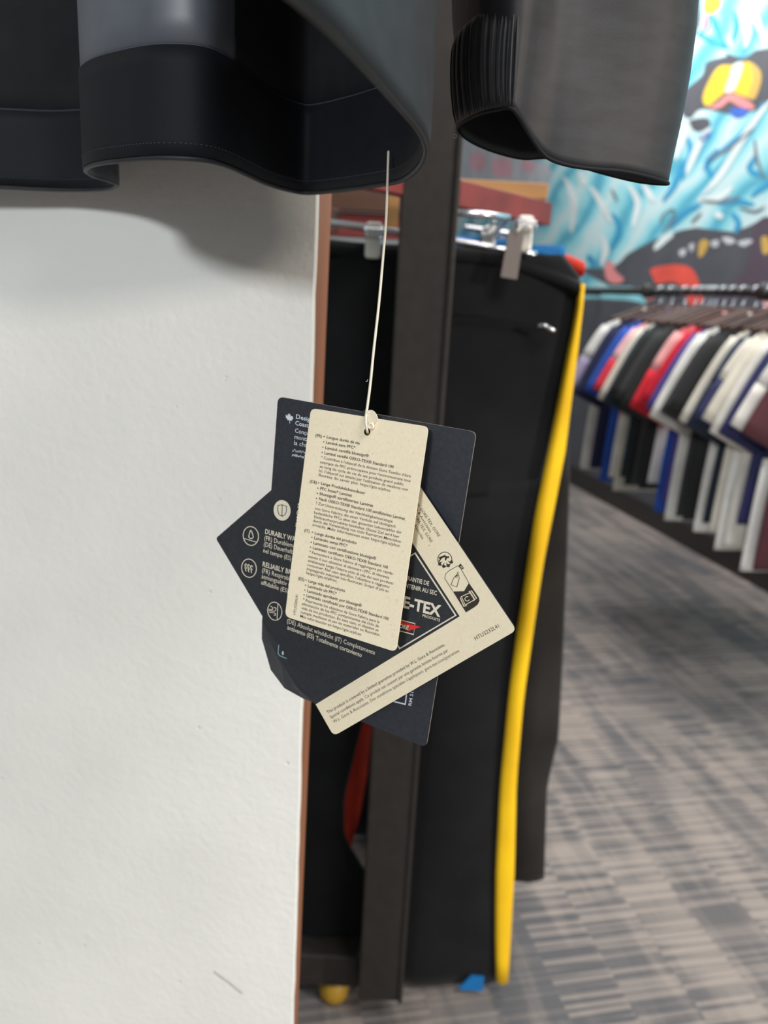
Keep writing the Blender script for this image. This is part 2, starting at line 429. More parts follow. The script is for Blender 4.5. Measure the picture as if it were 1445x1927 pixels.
bb = box('baseboard_right', (-3.0, -0.016, 0.0), (5.5, -0.001, 0.11), M['blackmetal'])
bb.location = wr.location; bb.rotation_euler = wr.rotation_euler
if Vector(N).dot(side) < 0:
    for v in bb.data.vertices: v.co.y *= -1
    bb.data.flip_normals()
tag(bb, kind='structure')

# --- the white partition the jacket hangs on
YAW = math.radians(8.6)
wa = np.array([math.cos(YAW), -math.sin(YAW), 0]); wn = np.array([-math.sin(YAW), -math.cos(YAW), 0])   # along to the right, facing the camera
W0 = P(597, 553, 0.545)
top = hit(597, 365, W0, wn); bot = hit(551, 1927, W0, wn)
ea = np.dot(top - W0, wa); eb = np.dot(bot - W0, wa)


def edge_a(z):
    return ea + (eb - ea) * (z - top[2]) / (bot[2] - top[2])


def strip_t(z):
    return max(0.006, 0.041 + (0.017 - 0.041) * (top[2] - z) / (top[2] - bot[2]))


def wpt(a, z, back=0.0):
    q = W0 + wa * a - wn * back; return np.array([q[0], q[1], z])


zs = np.linspace(0.0, 2.4, 121); rnd = random.Random(3)
jit = [rnd.uniform(-0.0004, 0.0004) for _ in zs]
vs, fs = [], []
for i, z in enumerate(zs):
    e = edge_a(z) + jit[i]
    vs += [wpt(-1.4, z), wpt(e - 0.0012, z), wpt(e, z, 0.0012), wpt(e, z, 0.004), wpt(-1.4, z, 0.004)]
for i in range(len(zs) - 1):
    for k in range(5):
        fs.append((i * 5 + k, i * 5 + (k + 1) % 5, (i + 1) * 5 + (k + 1) % 5, (i + 1) * 5 + k))
fs.append((4, 3, 2, 1, 0)); n5 = (len(zs) - 1) * 5; fs.append(tuple(n5 + k for k in range(5)))
wl = mesh('wall_left', vs, fs, M['whitepaint'], fix=True)
tag(wl, kind='structure')
vs, fs = [], []
for z in (0.0, 0.5, 1.0, 1.5, 2.4):
    e = edge_a(z) - 0.0003; t = strip_t(z)
    vs += [wpt(e - 0.02, z, 0.0042), wpt(e, z, 0.0042), wpt(e, z, 0.0042 + t * 0.72), wpt(e - 0.0008, z, 0.0042 + t * 0.74), wpt(e - 0.0006, z, 0.0042 + t), wpt(e - 0.02, z, 0.0042 + t)]
for i in range(4):
    for k in range(6): fs.append((i * 6 + k, i * 6 + (k + 1) % 6, (i + 1) * 6 + (k + 1) % 6, (i + 1) * 6 + k))
fs.append((5, 4, 3, 2, 1, 0)); fs.append(tuple(24 + k for k in range(6)))
es = mesh('edge_strip', vs, fs, M['brownstrip'], wl, fix=True); es['label'] = 'brown edge band'
hexa('core_panel', [wpt(-1.4, 0, 0.0042), wpt(-0.15, 0, 0.0042), wpt(-0.15, 2.4, 0.0042), wpt(-1.4, 2.4, 0.0042),
                    wpt(-1.4, 0, 0.02), wpt(-0.15, 0, 0.02), wpt(-0.15, 2.4, 0.02), wpt(-1.4, 2.4, 0.02)], M['whitepaint'], wl)

hp = catmull([(402, 1828), (415, 1838), (432, 1850), (446, 1862), (456, 1870)], 20)
hs = tube('hair_strand', [hit(x, y, W0 - wn * -0.0005, wn) for x, y in hp], 0.00022, M['hair'], seg=5)
tag(hs, 'single brown hair stuck low on the white partition', 'hair')

# ================================================================ THE JACKET
HZ = 1.1 + 0.0585
hem_px = [(-330, 338), (-150, 345), (0, 352), (110, 357), (196, 356), (221, 348), (204, 339), (174, 330), (162, 319), (182, 309), (230, 302), (300, 297), (375, 300), (420, 310), (460, 327),
          (500, 345), (540, 357), (580, 363), (640, 358), (700, 350), (755, 340), (788, 317), (803, 288), (799, 262), (784, 236), (745, 190), (700, 138), (630, 62), (560, 0), (505, -45), (460, -80)]
hem = catmull([Zp(x, y, HZ)[:2] for x, y in hem_px], 300)
nh = len(hem)


def normals2(c, closed=False):
    out = []
    n = len(c)
    for i in range(n):
        t = (c[(i + 1) % n] - c[i - 1]) if closed else (c[min(i + 1, n - 1)] - c[max(i - 1, 0)])
        t = t / (np.linalg.norm(t) + 1e-12); out.append(np.array([t[1], -t[0]]))
    return np.array(out)


hn = normals2(hem)
jk = empty('jacket', (-0.05, 0.40, HZ))
tag(jk, 'black shell jacket hanging on the white partition, hem and cuff showing', 'jacket')


def sheet(name, curve, nrm, zrows, off, matr, parent, thick, wob=0.0, closed=False, disp=None):
    vs, fs = [], []; n = len(curve)
    for side_ in (0, 1):
        for j, z in enumerate(zrows):
            for i in range(n):
                q = curve[i] + nrm[i] * (off + side_ * thick)
                h = z - zrows[0]
                q = q + nrm[i] * wob * h * math.sin(i * 0.11 + 9 * h)
                zz = z
                if disp:
                    dq, dz = disp(i, j, h); q = q + dq; zz = z + dz
                vs.append((q[0], q[1], zz))
    R = len(zrows); W = n; half = R * W
    lim = n if closed else n - 1
    for j in range(R - 1):
        for i in range(lim):
            k = (i + 1) % n
            a, b_, c, d = j * W + i, j * W + k, (j + 1) * W + k, (j + 1) * W + i
            fs.append((a, b_, c, d)); fs.append((half + d, half + c, half + b_, half + a))
    for i in range(lim):
        k = (i + 1) % n
        fs.append((half + i, half + k, k, i)); a = (R - 1) * W; fs.append((a + i, a + k, half + a + k, half + a + i))
    if not closed:
        for j in range(R - 1):
            fs.append((j * W, (j + 1) * W, half + (j + 1) * W, half + j * W))
            a = W - 1; fs.append((half + j * W + a, half + (j + 1) * W + a, (j + 1) * W + a, j * W + a))
    return mesh(name, vs, fs, matr, parent, True, fix=True)


zr = [HZ + h for h in (0, 0.006, 0.02, 0.035, 0.05, 0.075, 0.1, 0.14, 0.19, 0.25, 0.32, 0.42)]
adopt(sheet('shell', hem, hn, zr, -0.0012, M['shell'], None, 0.0010, wob=0.004), jk)
zl = [HZ + h for h in (0.044, 0.06, 0.08, 0.1, 0.14, 0.19, 0.25, 0.32, 0.40)]
fi = int(np.argmin([np.linalg.norm(q - Zp(190, 335, HZ)[:2]) for q in hem]))
adopt(sheet('back_lining', hem[:fi + 1], hn[:fi + 1], zl, 0.0, M['backing_and_shade'], None, 0.0008, wob=0.004), jk)
fj = int(np.argmin([np.linalg.norm(q - Zp(440, 318, HZ)[:2]) for q in hem]))
adopt(sheet('shaded_inner_lining', hem[fj:235], hn[fj:235], zl, 0.0, M['backing_and_shade'], None, 0.0008, wob=0.004), jk)  # lining right of the fold, shade inside the jacket put into its colour
adopt(sheet('glossy_lit_lining', hem[fi:fj + 1], hn[fi:fj + 1], zl, 0.0, M['lining'], None, 0.0008, wob=0.004), jk)  # lit fold of the lining, highlight painted as a paler colour
zf = [HZ + h for h in (0.001, 0.008, 0.016, 0.024, 0.032, 0.04, 0.0475)]
adopt(sheet('hem_facing', hem, hn, zf, 0.0008, M['facing'], None, 0.0010), jk)
adopt(tube('hem_binding', [(q[0] + nn[0] * 0.0003, q[1] + nn[1] * 0.0003, HZ) for q, nn in zip(hem, hn)], 0.0013, M['shell'], None, 6), jk)
adopt(tube('facing_seam', [(q[0] + nn[0] * 0.0012, q[1] + nn[1] * 0.0012, HZ + 0.0475) for q, nn in zip(hem[:235], hn[:235])], 0.0006, M['thread'], None, 5), jk)
# hem stitches: short thread dashes
vs, fs = [], []
fine_c = catmull([Zp(x, y, HZ)[:2] for x, y in hem_px], 1500); fn_ = normals2(fine_c)
for i in range(0, len(fine_c) - 3, 4):
    a, c = fine_c[i] + fn_[i] * 0.0019, fine_c[i + 2] + fn_[i + 2] * 0.0019
    b0 = len(vs)
    for q in (a, c):
        vs += [(q[0], q[1], HZ + 0.0060), (q[0], q[1], HZ + 0.0064), (q[0] + fn_[i][0] * 0.0003, q[1] + fn_[i][1] * 0.0003, HZ + 0.0062)]
    fs += [(b0, b0 + 3, b0 + 5, b0 + 2), (b0 + 2, b0 + 5, b0 + 4, b0 + 1), (b0, b0 + 1, b0 + 4, b0 + 3)]
st = adopt(mesh('hem_stitching', vs, fs, M['thread']), jk); st['kind'] = 'stuff'

# sleeve
sl_px = [(861, 239, .402), (874, 228, .378), (905, 213, .352), (940, 205, .340), (960, 203, .336), (974, 216, .338), (992, 246, .345), (1010, 274, .350), (1030, 296, .353), (1062, 309, .354),
         (1110, 317, .356), (1170, 322, .361), (1222, 333, .369), (1256, 344, .382), (1247, 346, .402), (1205, 342, .412), (1155, 331, .421), (1090, 313, .432), (1035, 297, .438), (985, 298, .434), (940, 288, .424), (900, 273, .414), (872, 256, .406)]
sl3 = catmull([P(*q) for q in sl_px], 420, closed=True)
slz = sl3[:, 2]; sl2 = sl3[:, :2]; sn = normals2(sl2, True)
cen = sl2.mean(0)
area2 = sum(sl2[i][0] * sl2[(i + 1) % len(sl2)][1] - sl2[(i + 1) % len(sl2)][0] * sl2[i][1] for i in range(len(sl2)))
outw = 1.0 if area2 > 0 else -1.0
spx = np.array([proj(q)[0] for q in sl3])
front = np.array([np.dot(q - cen, np.array([0, -1.0])) for q in sl2])


def sleeve_disp(i, j, h):
    lw = max(0.0, min(1.0, (975 - spx[i]) / 90))
    dx = -0.10 * h * lw
    k = outw * 0.0016 * math.sin(h * 42 + i * 0.05) * min(1, h / 0.05)
    k += outw * 0.0025 * math.sin(spx[i] * 0.021 + h * 17) * min(1, h / 0.03)
    return np.array([dx, 0]) + sn[i] * k, slz[i] - slz.mean()


zsl = [slz.mean() + h for h in (0, 0.004, 0.012, 0.022, 0.034, 0.048, 0.065, 0.085, 0.11, 0.15, 0.2, 0.27, 0.36)]
slv = sheet('sleeve', sl2, sn, zsl, 0.0, M['shell'], None, -outw * 0.0012, closed=True, disp=sleeve_disp)
adopt(slv, jk)
# gathered elastic part of the cuff on the left of the sleeve
idx = [i for i in range(len(sl2)) if spx[i] < 966 and (i < 140)]
cu = sl2[idx]; cn = sn[idx]; cz = slz[idx]; cp = spx[idx]
fine_n = 6
cu_f = catmull(np.column_stack([cu, cz, cp]), 220)
cn_f = normals2(cu_f[:, :2])
cn_f = cn_f * (1 if np.dot(cn_f[len(cn_f) // 2], sn[idx][len(idx) // 2]) > 0 else -1)


def cuff_disp(i, j, h):
    x = cu_f[i][3]; lw = max(0.0, min(1.0, (975 - x) / 90))
    rib = math.sin(i * 2 * math.pi / 11.0 + 2.5 * math.sin(i * 0.05) + 3 * h / 0.05)
    amp = 0.0007 * min(1, h / 0.006) * min(1, (0.0395 - h) / 0.006) * (0.7 + 0.5 * math.sin(i * 0.21))
    puff = 0.0006 + 0.0020 * math.sin(math.pi * min(1, h / 0.039)) ** 0.7
    return np.array([-0.10 * h * lw, 0]) + cn_f[i] * outw * (puff + amp * rib), cu_f[i][2] - slz.mean()


zc = [slz.mean() + h for h in np.linspace(0.0, 0.039, 15)]
cf = sheet('elastic_cuff', cu_f[:, :2], cn_f, zc, 0.0, M['shell'], None, -outw * 0.0008, disp=cuff_disp)
adopt(cf, jk)
adopt(tube('cuff_edge', [tuple(q) for q in sl3], 0.0009, M['facing'], None, 6, closed=True), jk)

adopt(tube('thread_loop', [P(856 + 3.5 * math.cos(a), 256 + 3.5 * math.sin(a), .404) for a in np.linspace(0, 6.0, 12)], 0.00025, M['string'], None, 5), jk)

# ================================================================ THE HANG TAGS
TAGS = {}


def plane(cx, cy, d, a, b_):
    n = -_w + a * _r + b_ * _u; n = n / np.linalg.norm(n)
    return P(cx, cy, d), n


PL_CREAM = plane(690, 800, 0.3600, -0.56, -0.08)
PL_DIAM = plane(690, 800, 0.3640, -0.57, -0.18)
PL_BIG = plane(690, 800, 0.3690, -0.56, -0.185)


def on(pl, x, y, off=0.0):
    return hit(x, y, pl[0] + pl[1] * off, pl[1])


def rounded(poly, rad, seg=6):
    out = []; n = len(poly)
    for i in range(n):
        p = np.array(poly[i][:2], float); r = poly[i][2] if len(poly[i]) > 2 else rad
        a = np.array(poly[i - 1][:2], float) - p; c = np.array(poly[(i + 1) % n][:2], float) - p
        if r <= 0: out.append(tuple(p)); continue
        ua, uc = a / np.linalg.norm(a), c / np.linalg.norm(c)
        s, e = p + ua * r, p + uc * r
        for k in range(seg + 1):
            t = k / seg
            q = (1 - t) ** 2 * s + 2 * t * (1 - t) * p + t * t * e; out.append(tuple(q))
    return out


def card(name, outline, pl, thick, matr, parent=None, holes=(), edge=None):
    """a card of real thickness with rounded outline and punched holes"""
    bm = bmesh.new(); loops = [outline] + list(holes); edges = []
    for lp in loops:
        vv = [bm.verts.new(on(pl, x, y)) for x, y in lp]
        for i in range(len(vv)): edges.append(bm.edges.new((vv[i], vv[(i + 1) % len(vv)])))
    bmesh.ops.triangle_fill(bm, use_beauty=True, use_dissolve=False, edges=edges, normal=tuple(pl[1]))
    bm.normal_update()
    for f in bm.faces:
        if f.normal.dot(Vector(pl[1])) < 0: f.normal_flip()
    front_faces = list(bm.faces)
    rim = [e for e in bm.edges if e.is_boundary]
    ret = bmesh.ops.extrude_face_region(bm, geom=front_faces)
    nv = [g for g in ret['geom'] if isinstance(g, bmesh.types.BMVert)]
    # the extruded copy stays at the front, the originals go back
    old = [v for v in bm.verts if v not in set(nv)]
    for v in old: v.co -= Vector(pl[1]) * thick
    bm.normal_update(); bmesh.ops.recalc_face_normals(bm, faces=bm.faces)
    me = bpy.data.meshes.new(name)
    if edge is not None:
        for f in bm.faces:
            if abs(f.normal.dot(Vector(pl[1]))) < 0.5: f.material_index = 1
    bm.to_mesh(me); bm.free()
    o = link(name, me, matr, None)
    if edge is not None: me.materials.append(edge)
    if parent is not None: adopt(o, parent)
    return o


def flat(name, polys, pl, off, matr, parent, holes=None):
    """flat print: polygons lying on a card"""
    bm = bmesh.new()
    for poly in polys:
        vv = [bm.verts.new(on(pl, x, y, off)) for x, y in poly]
        try: bm.faces.new(vv)
        except ValueError: pass
    bmesh.ops.triangulate(bm, faces=bm.faces)
    bm.normal_update()
    for f in bm.faces:
        if f.normal.dot(Vector(pl[1])) < 0: f.normal_flip()
    me = bpy.data.meshes.new(name); bm.to_mesh(me); bm.free()
    return adopt(link(name, me, matr), parent)


def ribbon(pts, w, closed=False):
    c = np.asarray(pts, float); n = len(c); quads = []
    L, R = [], []
    for i in range(n):
        t = (c[(i + 1) % n] - c[i - 1]) if closed else (c[min(i + 1, n - 1)] - c[max(i - 1, 0)])
        t = t / (np.linalg.norm(t) + 1e-9); nn = np.array([-t[1], t[0]])
        if 0 < i < n - 1 or closed:
            a = c[i] - c[i - 1]; b_ = c[(i + 1) % n] - c[i]
            ca = np.dot(a, b_) / (np.linalg.norm(a) * np.linalg.norm(b_) + 1e-9)
            k = 1 / max(0.5, math.sqrt((1 + max(-0.9, ca)) / 2))
        else: k = 1
        L.append(tuple(c[i] + nn * w / 2 * k)); R.append(tuple(c[i] - nn * w / 2 * k))
    for i in range(n if closed else n - 1):
        j = (i + 1) % n; quads.append([L[i], L[j], R[j], R[i]])
    return quads


def ell(cx, cy, rx, ry, rot=0.0, n=28, a0=0, a1=360):
    out = []
    full = (a1 - a0) % 360 == 0
    for k in range(n if full else n + 1):
        an = math.radians(a0 + (a1 - a0) * k / n)
        x, y = rx * math.cos(an), ry * math.sin(an); c, s = math.cos(rot), math.sin(rot)
        out.append((cx + x * c - y * s, cy + x * s + y * c))
    return out


_FONT_CACHE = {}


def text_geo(txt, bold=0.0):
    key = (txt, bold)
    if key in _FONT_CACHE: return _FONT_CACHE[key]
    cu = bpy.data.curves.new('glyphs', 'FONT'); cu.body = txt; cu.size = 1.0; cu.resolution_u = 2; cu.offset = bold
    o = bpy.data.objects.new('glyphs', cu); COL.objects.link(o)
    dg = bpy.context.evaluated_depsgraph_get(); dg.update()
    me = bpy.data.meshes.new_from_object(o.evaluated_get(dg))
    v = np.array([vv.co[:2] for vv in me.vertices]).reshape(-1, 2); f = [tuple(p.vertices) for p in me.polygons]
    bpy.data.objects.remove(o); bpy.data.curves.remove(cu); bpy.data.meshes.remove(me)
    _FONT_CACHE[key] = (v, f)
    return v, f


CAPH = None


def print_lines(name, lines, pl, off, matr, parent, label=None):
    """lines: (text, x0, y0, x1, y1, cap height, up vector, bold, fitted prefix)"""
    global CAPH
    if CAPH is None: CAPH = text_geo('H')[0][:, 1].max()
    vs, fs = [], []
    for ln in lines:
        txt, x0, y0, x1, y1, cap, up, bold = ln[:8]; pre = ln[8] if len(ln) > 8 else None
        v, f = text_geo(txt, bold)
        if len(v) == 0: continue
        xm = v[:, 0].min()
        w = (text_geo(pre, bold)[0] if pre else v)[:, 0]; w = w.max() - w.min()
        base = len(vs)
        for gx, gy in v:
            t = (gx - xm) / w; h = gy / CAPH * cap
            vs.append(on(pl, x0 + t * (x1 - x0) + up[0] * h, y0 + t * (y1 - y0) + up[1] * h, off))
        fs += [tuple(base + i for i in p) for p in f]
    o = mesh(name, vs, fs, matr)
    if len(o.data.polygons):
        if o.data.polygons[0].normal.dot(Vector(pl[1])) < 0: o.data.flip_normals()
    adopt(o, parent)
    if label: o['label'] = label
    return o


z3 = lambda x, y: (540 + x / 5.352, 780 + y / 5.352)
z4 = lambda x, y: (530 + x / 5.558, 970 + y / 5.558)
zb = lambda x, y: (400 + x / 7.225, 930 + y / 7.225)
z5 = lambda x, y: (740 + x / 5.78, 920 + y / 5.78)
z6 = lambda x, y: (580 + x / 3.524, 1180 + y / 3.524)
z1 = lambda x, y: (400 + x / 6.568, 740 + y / 6.568)
z8 = lambda x, y: (400 + x / 6.568, 1130 + y / 6.568)


def nrm(v):
    l = math.hypot(*v); return (v[0] / l, v[1] / l)


hole_c = (690.5, 812.5)
# ---- cream tag in front
tg = empty('hang_tag', on(PL_CREAM, 690, 812)); TAGS['cream'] = tg
tag(tg, 'cream recycled-card tag printed with small multilingual text, frontmost on the cord', 'hang tag', 'tags on the white cord')
card('card', rounded([(585, 768), (806, 803), (745, 1227), (536, 1160)], 11), PL_CREAM, 0.0005, M['cream'], tg, holes=[ell(690.5, 812.5, 6.3, 7.2, n=18)], edge=M['cream'])
UPC = nrm((0.135, -0.99)); BO = 0.011; TO = 0.00012
bold, body = [], []


def L3(t, a, b_, c, d, lst, cap, bo): lst.append((t, *z3(a, b_), *z3(c, d), cap, UPC, bo))
def L4(t, a, b_, c, d, lst, cap, bo): lst.append((t, *z4(a, b_), *z4(c, d), cap, UPC, bo))


CB, CT = 5.3, 5.0
for t, a, b_, c, d in [('(FR)', 285, 222, 350, 234), ('Longue durée de vie', 398, 238, 731, 303), ('Laminé sans PFC*', 391, 292, 686, 348), ('Laminé certifié bluesign®', 384, 346, 822, 430),
                       ('Laminé certifié OEKO-TEX® Standard 100', 377, 399, 1072, 541), ('(DE)', 230, 686, 298, 699), ('Lange Produktlebensdauer', 341, 705, 787, 805), ('PFC freies* Laminat', 333, 757, 653, 830),
                       ('bluesign® zertifiziertes Laminat', 328, 808, 867, 932), ('Nach OEKO-TEX® Standard 100 zertifiziertes Laminat', 321, 861, 1186, 1063)]: L3(t, a, b_, c, d, bold, CB, BO)
for a, b_ in [(372, 219), (366, 273), (359, 327), (352, 380), (316, 686), (309, 738), (302, 791), (295, 842)]: bold.append(('•', *z3(a - 7, b_ + 15), *z3(a + 8, b_ + 18), 5.3, UPC, 0.0))
for t, a, b_, c, d in [('* Contribue à l\'objectif de la division Gore Textiles d\'être', 342, 442, 1245, 634), ('exempte de PFC préoccupants pour l\'environnement tout', 333, 489, 1243, 682),
                       ('au long du cycle de vie de ses produits grand public.', 328, 533, 1178, 717), ('Ici, l\'objectif est atteint par l\'utilisation de matières non', 322, 577, 1214, 770),
                       ('fluorées. En savoir plus: https://gtx.is/pfcec', 317, 619, 1040, 778), ('* Zur Unterstützung der Nachhaltigkeitsstrategie', 287, 903, 1063, 1090)]: L3(t, a, b_, c, d, body, CT, 0.002)
for t, s, e in [('von Gore Fabrics, die einen Verzicht auf ökologisch', z3(278, 956), z4(1190, 128)), ('bedenkliche PFCs über den gesamten Lebenszyklus der', z3(272, 998), z4(1252, 192)),
                ('Verbraucherprodukte beinhaltet. Dieses Ziel wird hier', z3(267, 1040), z4(1226, 236))]: body.append((t, *s, *e, CT, UPC, 0.002))
for t, a, b_, c, d in [('durch die Verwendung von nicht fluorierten Materialien', 327, 65, 1245, 286), ('erreicht. Mehr Informationen unter https://gtx.is/pfcec', 321, 108, 1235, 331),
                       ('* Permetterà a Gore Fabrics di raggiungere più rapida-', 287, 393, 1168, 622), ('mente il suo obiettivo di eliminare i PFC di rilevanza', 279, 439, 1123, 662),
                       ('ambientale lungo l\'intero ciclo di vita dei suoi prodotti', 273, 483, 1163, 724), ('consumer. Nel caso specifico, l\'obiettivo è raggiunto', 267, 526, 1125, 760),
                       ('impiegando materiali non fluorurati. Scopri di più su', 261, 569, 1115, 805), ('https://gtx.is/pfcec', 255, 611, 573, 696),
                       ('* Representa los objetivos de Gore Fabrics para la', 220, 889, 1020, 1128), ('eliminación de los PFC contaminantes del ciclo de', 211, 934, 1015, 1171),
                       ('vida de los productos. En este caso, el objetivo se', 205, 978, 1012, 1214), ('cumple mediante el uso de materiales no fluorados.', 199, 1021, 1028, 1263),
                       ('Más información en https://gtx.is/pfcec', 193, 1064, 832, 1258)]: L4(t, a, b_, c, d, body, CT, 0.002)
for t, a, b_, c, d in [('(IT)', 234, 168, 290, 182), ('Lunga durata del prodotto', 344, 195, 781, 301), ('Laminato senza PFC*', 338, 247, 686, 332), ('Laminato con certificazione bluesign®', 331, 299, 985, 464),
                       ('Laminato certificato OEKO-TEX® Standard 100', 325, 350, 1110, 558), ('(ES)', 169, 670, 235, 687), ('Larga vida del producto', 278, 697, 662, 802), ('Laminado sin PFC*', 272, 749, 573, 832),
                       ('Laminado aprobado por bluesign®', 265, 801, 835, 957), ('Laminado certificado por OEKO-TEX® Standard 100', 258, 851, 1117, 1096)]: L4(t, a, b_, c, d, bold, CB, BO)
for a, b_ in [(319, 172), (313, 225), (306, 277), (299, 329), (253, 674), (246, 726), (239, 778), (232, 829)]: bold.append(('•', *z4(a - 7, b_ + 15), *z4(a + 8, b_ + 19), 5.3, UPC, 0.0))
print_lines('bold_text', bold, PL_CREAM, TO, M['ink'], tg)
print_lines('body_text', body, PL_CREAM, TO, M['ink'], tg)
print_lines('code_text', [('HTU3220L41', *z4(146, 1040), *z4(172, 832), 4.6, nrm((-1, -0.1)), 0.0)], PL_CREAM, TO, M['ink'], tg)
rr = random.Random(11); fl_ = []
for _ in range(150):
    u_, v_ = rr.uniform(0.03, 0.97), rr.uniform(0.03, 0.97)
    x = (585 * (1 - u_) + 806 * u_) * (1 - v_) + (537 * (1 - u_) + 745 * u_) * v_; y = (772 * (1 - u_) + 806 * u_) * (1 - v_) + (1158 * (1 - u_) + 1222 * u_) * v_
    if math.hypot(x - hole_c[0], y - hole_c[1]) < 12: continue
    an = rr.uniform(0, 6.28); l = rr.uniform(0.7, 2.4)
    fl_ += ribbon([(x - l * math.cos(an), y - l * math.sin(an)), (x + 0.2, y + 0.3), (x + l * math.cos(an + 0.4), y + l * math.sin(an + 0.4))], 0.4)
ff = flat('paper_fibre', fl_, PL_CREAM, 0.00008, M['fleck'], tg); ff['kind'] = 'stuff'

# ---- diamond tag in the middle
td = empty('hang_tag', on(PL_DIAM, 690, 800)); TAGS['diamond'] = td
tag(td, 'diamond-hung charcoal and cream tag with large white logo lettering, middle one on the cord', 'hang tag', 'tags on the white cord')
T_, R_, B_, L_ = (690, 766), (972, 1186), (628, 1385), (406, 1013)
do = rounded([T_ + (14,), R_ + (12,), B_ + (11,), L_ + (5,)], 8)
card('card', do, PL_DIAM, 0.0005, M['darkcard'], td, holes=[ell(690.5, 812.5, 6.3, 7.2, n=18)], edge=M['darkcard'])
flat('cream_border', [[(700, 781)] + do[7:21] + [(594, 1325.5), (864.8, 1159.8), (774.8, 1020), (700, 903)]], PL_DIAM, 0.00006, M['cream'], td)
UPD = nrm((0.10, -0.99)); WB = 0.016
dl = [('DURABLY WATERPROOF', *zb(712, 537), *zb(1122, 643), 9.0, UPD, WB, 'DURABLY WA'), ('(FR) Durablement', *zb(702, 622), *zb(1122, 735), 8.6, UPD, 0.002, '(FR) Durableme'), ('(DE) Dauerhaft', *zb(695, 707), *zb(1084, 812), 8.6, UPD, 0.002),
      ('nel tempo (ES)', *zb(687, 790), *zb(1066, 902), 8.2, UPD, 0.002), ('RELIABLY BREATHABLE', *zb(678, 980), *zb(1070, 1095), 9.0, UPD, WB, 'RELIABLY BR'), ('(FR) Respirabilité', *zb(670, 1064), *zb(1056, 1178), 8.6, UPD, 0.002, '(FR) Respirabil'),
      ('atmungsaktiv (', *zb(664, 1142), *zb(1045, 1256), 8.2, UPD, 0.002), ('affidabile (ES)', *zb(658, 1225), *zb(1024, 1345), 8.2, UPD, 0.002),
      ('(DE) Absolut winddicht (IT) Completamente', *z4(55, 1122), *z4(974, 1458), 8.2, UPD, 0.002), ('antivento (ES) Totalmente cortaviento', *z4(57, 1190), *z4(835, 1484), 8.2, UPD, 0.008)]
for t, a, b_, wd_ in (('S', 1152, 182, 34), ('(F', 1140, 272, 60), ('S', 1134, 358, 32), ('P', 1126, 445, 30)): dl.append((t, *zb(a, b_), *zb(a + wd_, b_ + 9), 8.6, UPD, WB if t == 'S' else 0.004))
print_lines('feature_text', dl, PL_DIAM, 0.00016, M['inklight'], td)
UPL = nrm((0.12, -0.99))
print_lines('logo_text', [('ARANTIE DE', *z5(118, 985), *z5(386, 1053), 8.0, UPL, 0.012), ('NTENIR AU SEC', *z5(128, 1072), *z5(472, 1158), 8.0, UPL, 0.012), ('E-TEX', *z5(100, 1285), *z5(512, 1392), 20.5, UPL, 0.034),
                          ('PRODUITS', *z5(316, 1390), *z5(506, 1445), 5.0, UPL, 0.01)], PL_DIAM, 0.00016, M['inklight'], td)
flat('logo_frame', ribbon([(781, 1041), (857.5, 1158), (752, 1220.5), (676, 1102)], 2.6, True), PL_DIAM, 0.00016, M['inklight'], td)
flat('red_arrow', [[z5(40, 1424), z5(75, 1432), z5(222, 1480), z5(205, 1486)], [z5(75, 1432), z5(185, 1472), z5(172, 1500), z5(50, 1480)], [z5(160, 1462), z5(299, 1502), z5(150, 1549), z5(180, 1500)]], PL_DIAM, 0.00018, M['inkred'], td)
flat('logo_box', ribbon([z5(-80, 1385), z5(236, 1466), z5(221, 1584), z5(-100, 1500)], 1.3, True), PL_DIAM, 0.00015, M['inklight'], td)
print_lines('arrow_text', [('ORE', *z5(58, 1508), *z5(160, 1533), 7.4, nrm((0.3, -0.95)), 0.035)], PL_DIAM, 0.00024, M['inklight'], td)
UPR = nrm((0.86, -0.51)); UPB = nrm((-0.5, -0.866))
cl = [('H. GORE-TEX, GORE', *z5(255, 172), *z5(488, 524), 5.2, UPR, 0.0), ('e & Associates.', *z5(243, 228), *z5(402, 484), 5.2, UPR, 0.0), ('ORE-TEX, GORE', *z5(232, 305), *z5(404, 585), 5.2, UPR, 0.0),
      ('Associés.', *z5(220, 393), *z5(316, 556), 5.2, UPR, 0.0),
      ('This product is covered by a limited guarantee provided by W.L. Gore & Associates.', *z6(129, 576), *z6(908, 122), 6.0, UPB, 0.004), ('Special conditions apply. Ce produit est couvert par une garantie limitée fournie par', *z6(150, 608), *z6(930, 160), 6.0, UPB, 0.0),
      ("W.L. Gore & Associates. Des conditions spéciales s'appliquent. gore-tex.com/guarantee", *z6(171, 638), *z6(1003, 163), 6.0, UPB, -0.002)]
print_lines('trademark_text', cl[:4], PL_DIAM, TO, M['ink'], td)
print_lines('guarantee_text', cl[4:], PL_DIAM, TO, M['ink'], td)
print_lines('code_text', [('HTU3232L41', *z5(896, 1648), *z5(1156, 1504), 7.4, UPB, 0.0)], PL_DIAM, TO, M['ink'], td)
print_lines('comma_mark', [(',', *z5(386, 610), *z5(391, 620), 5.2, UPR, 0.0)], PL_DIAM, TO, M['ink'], td)
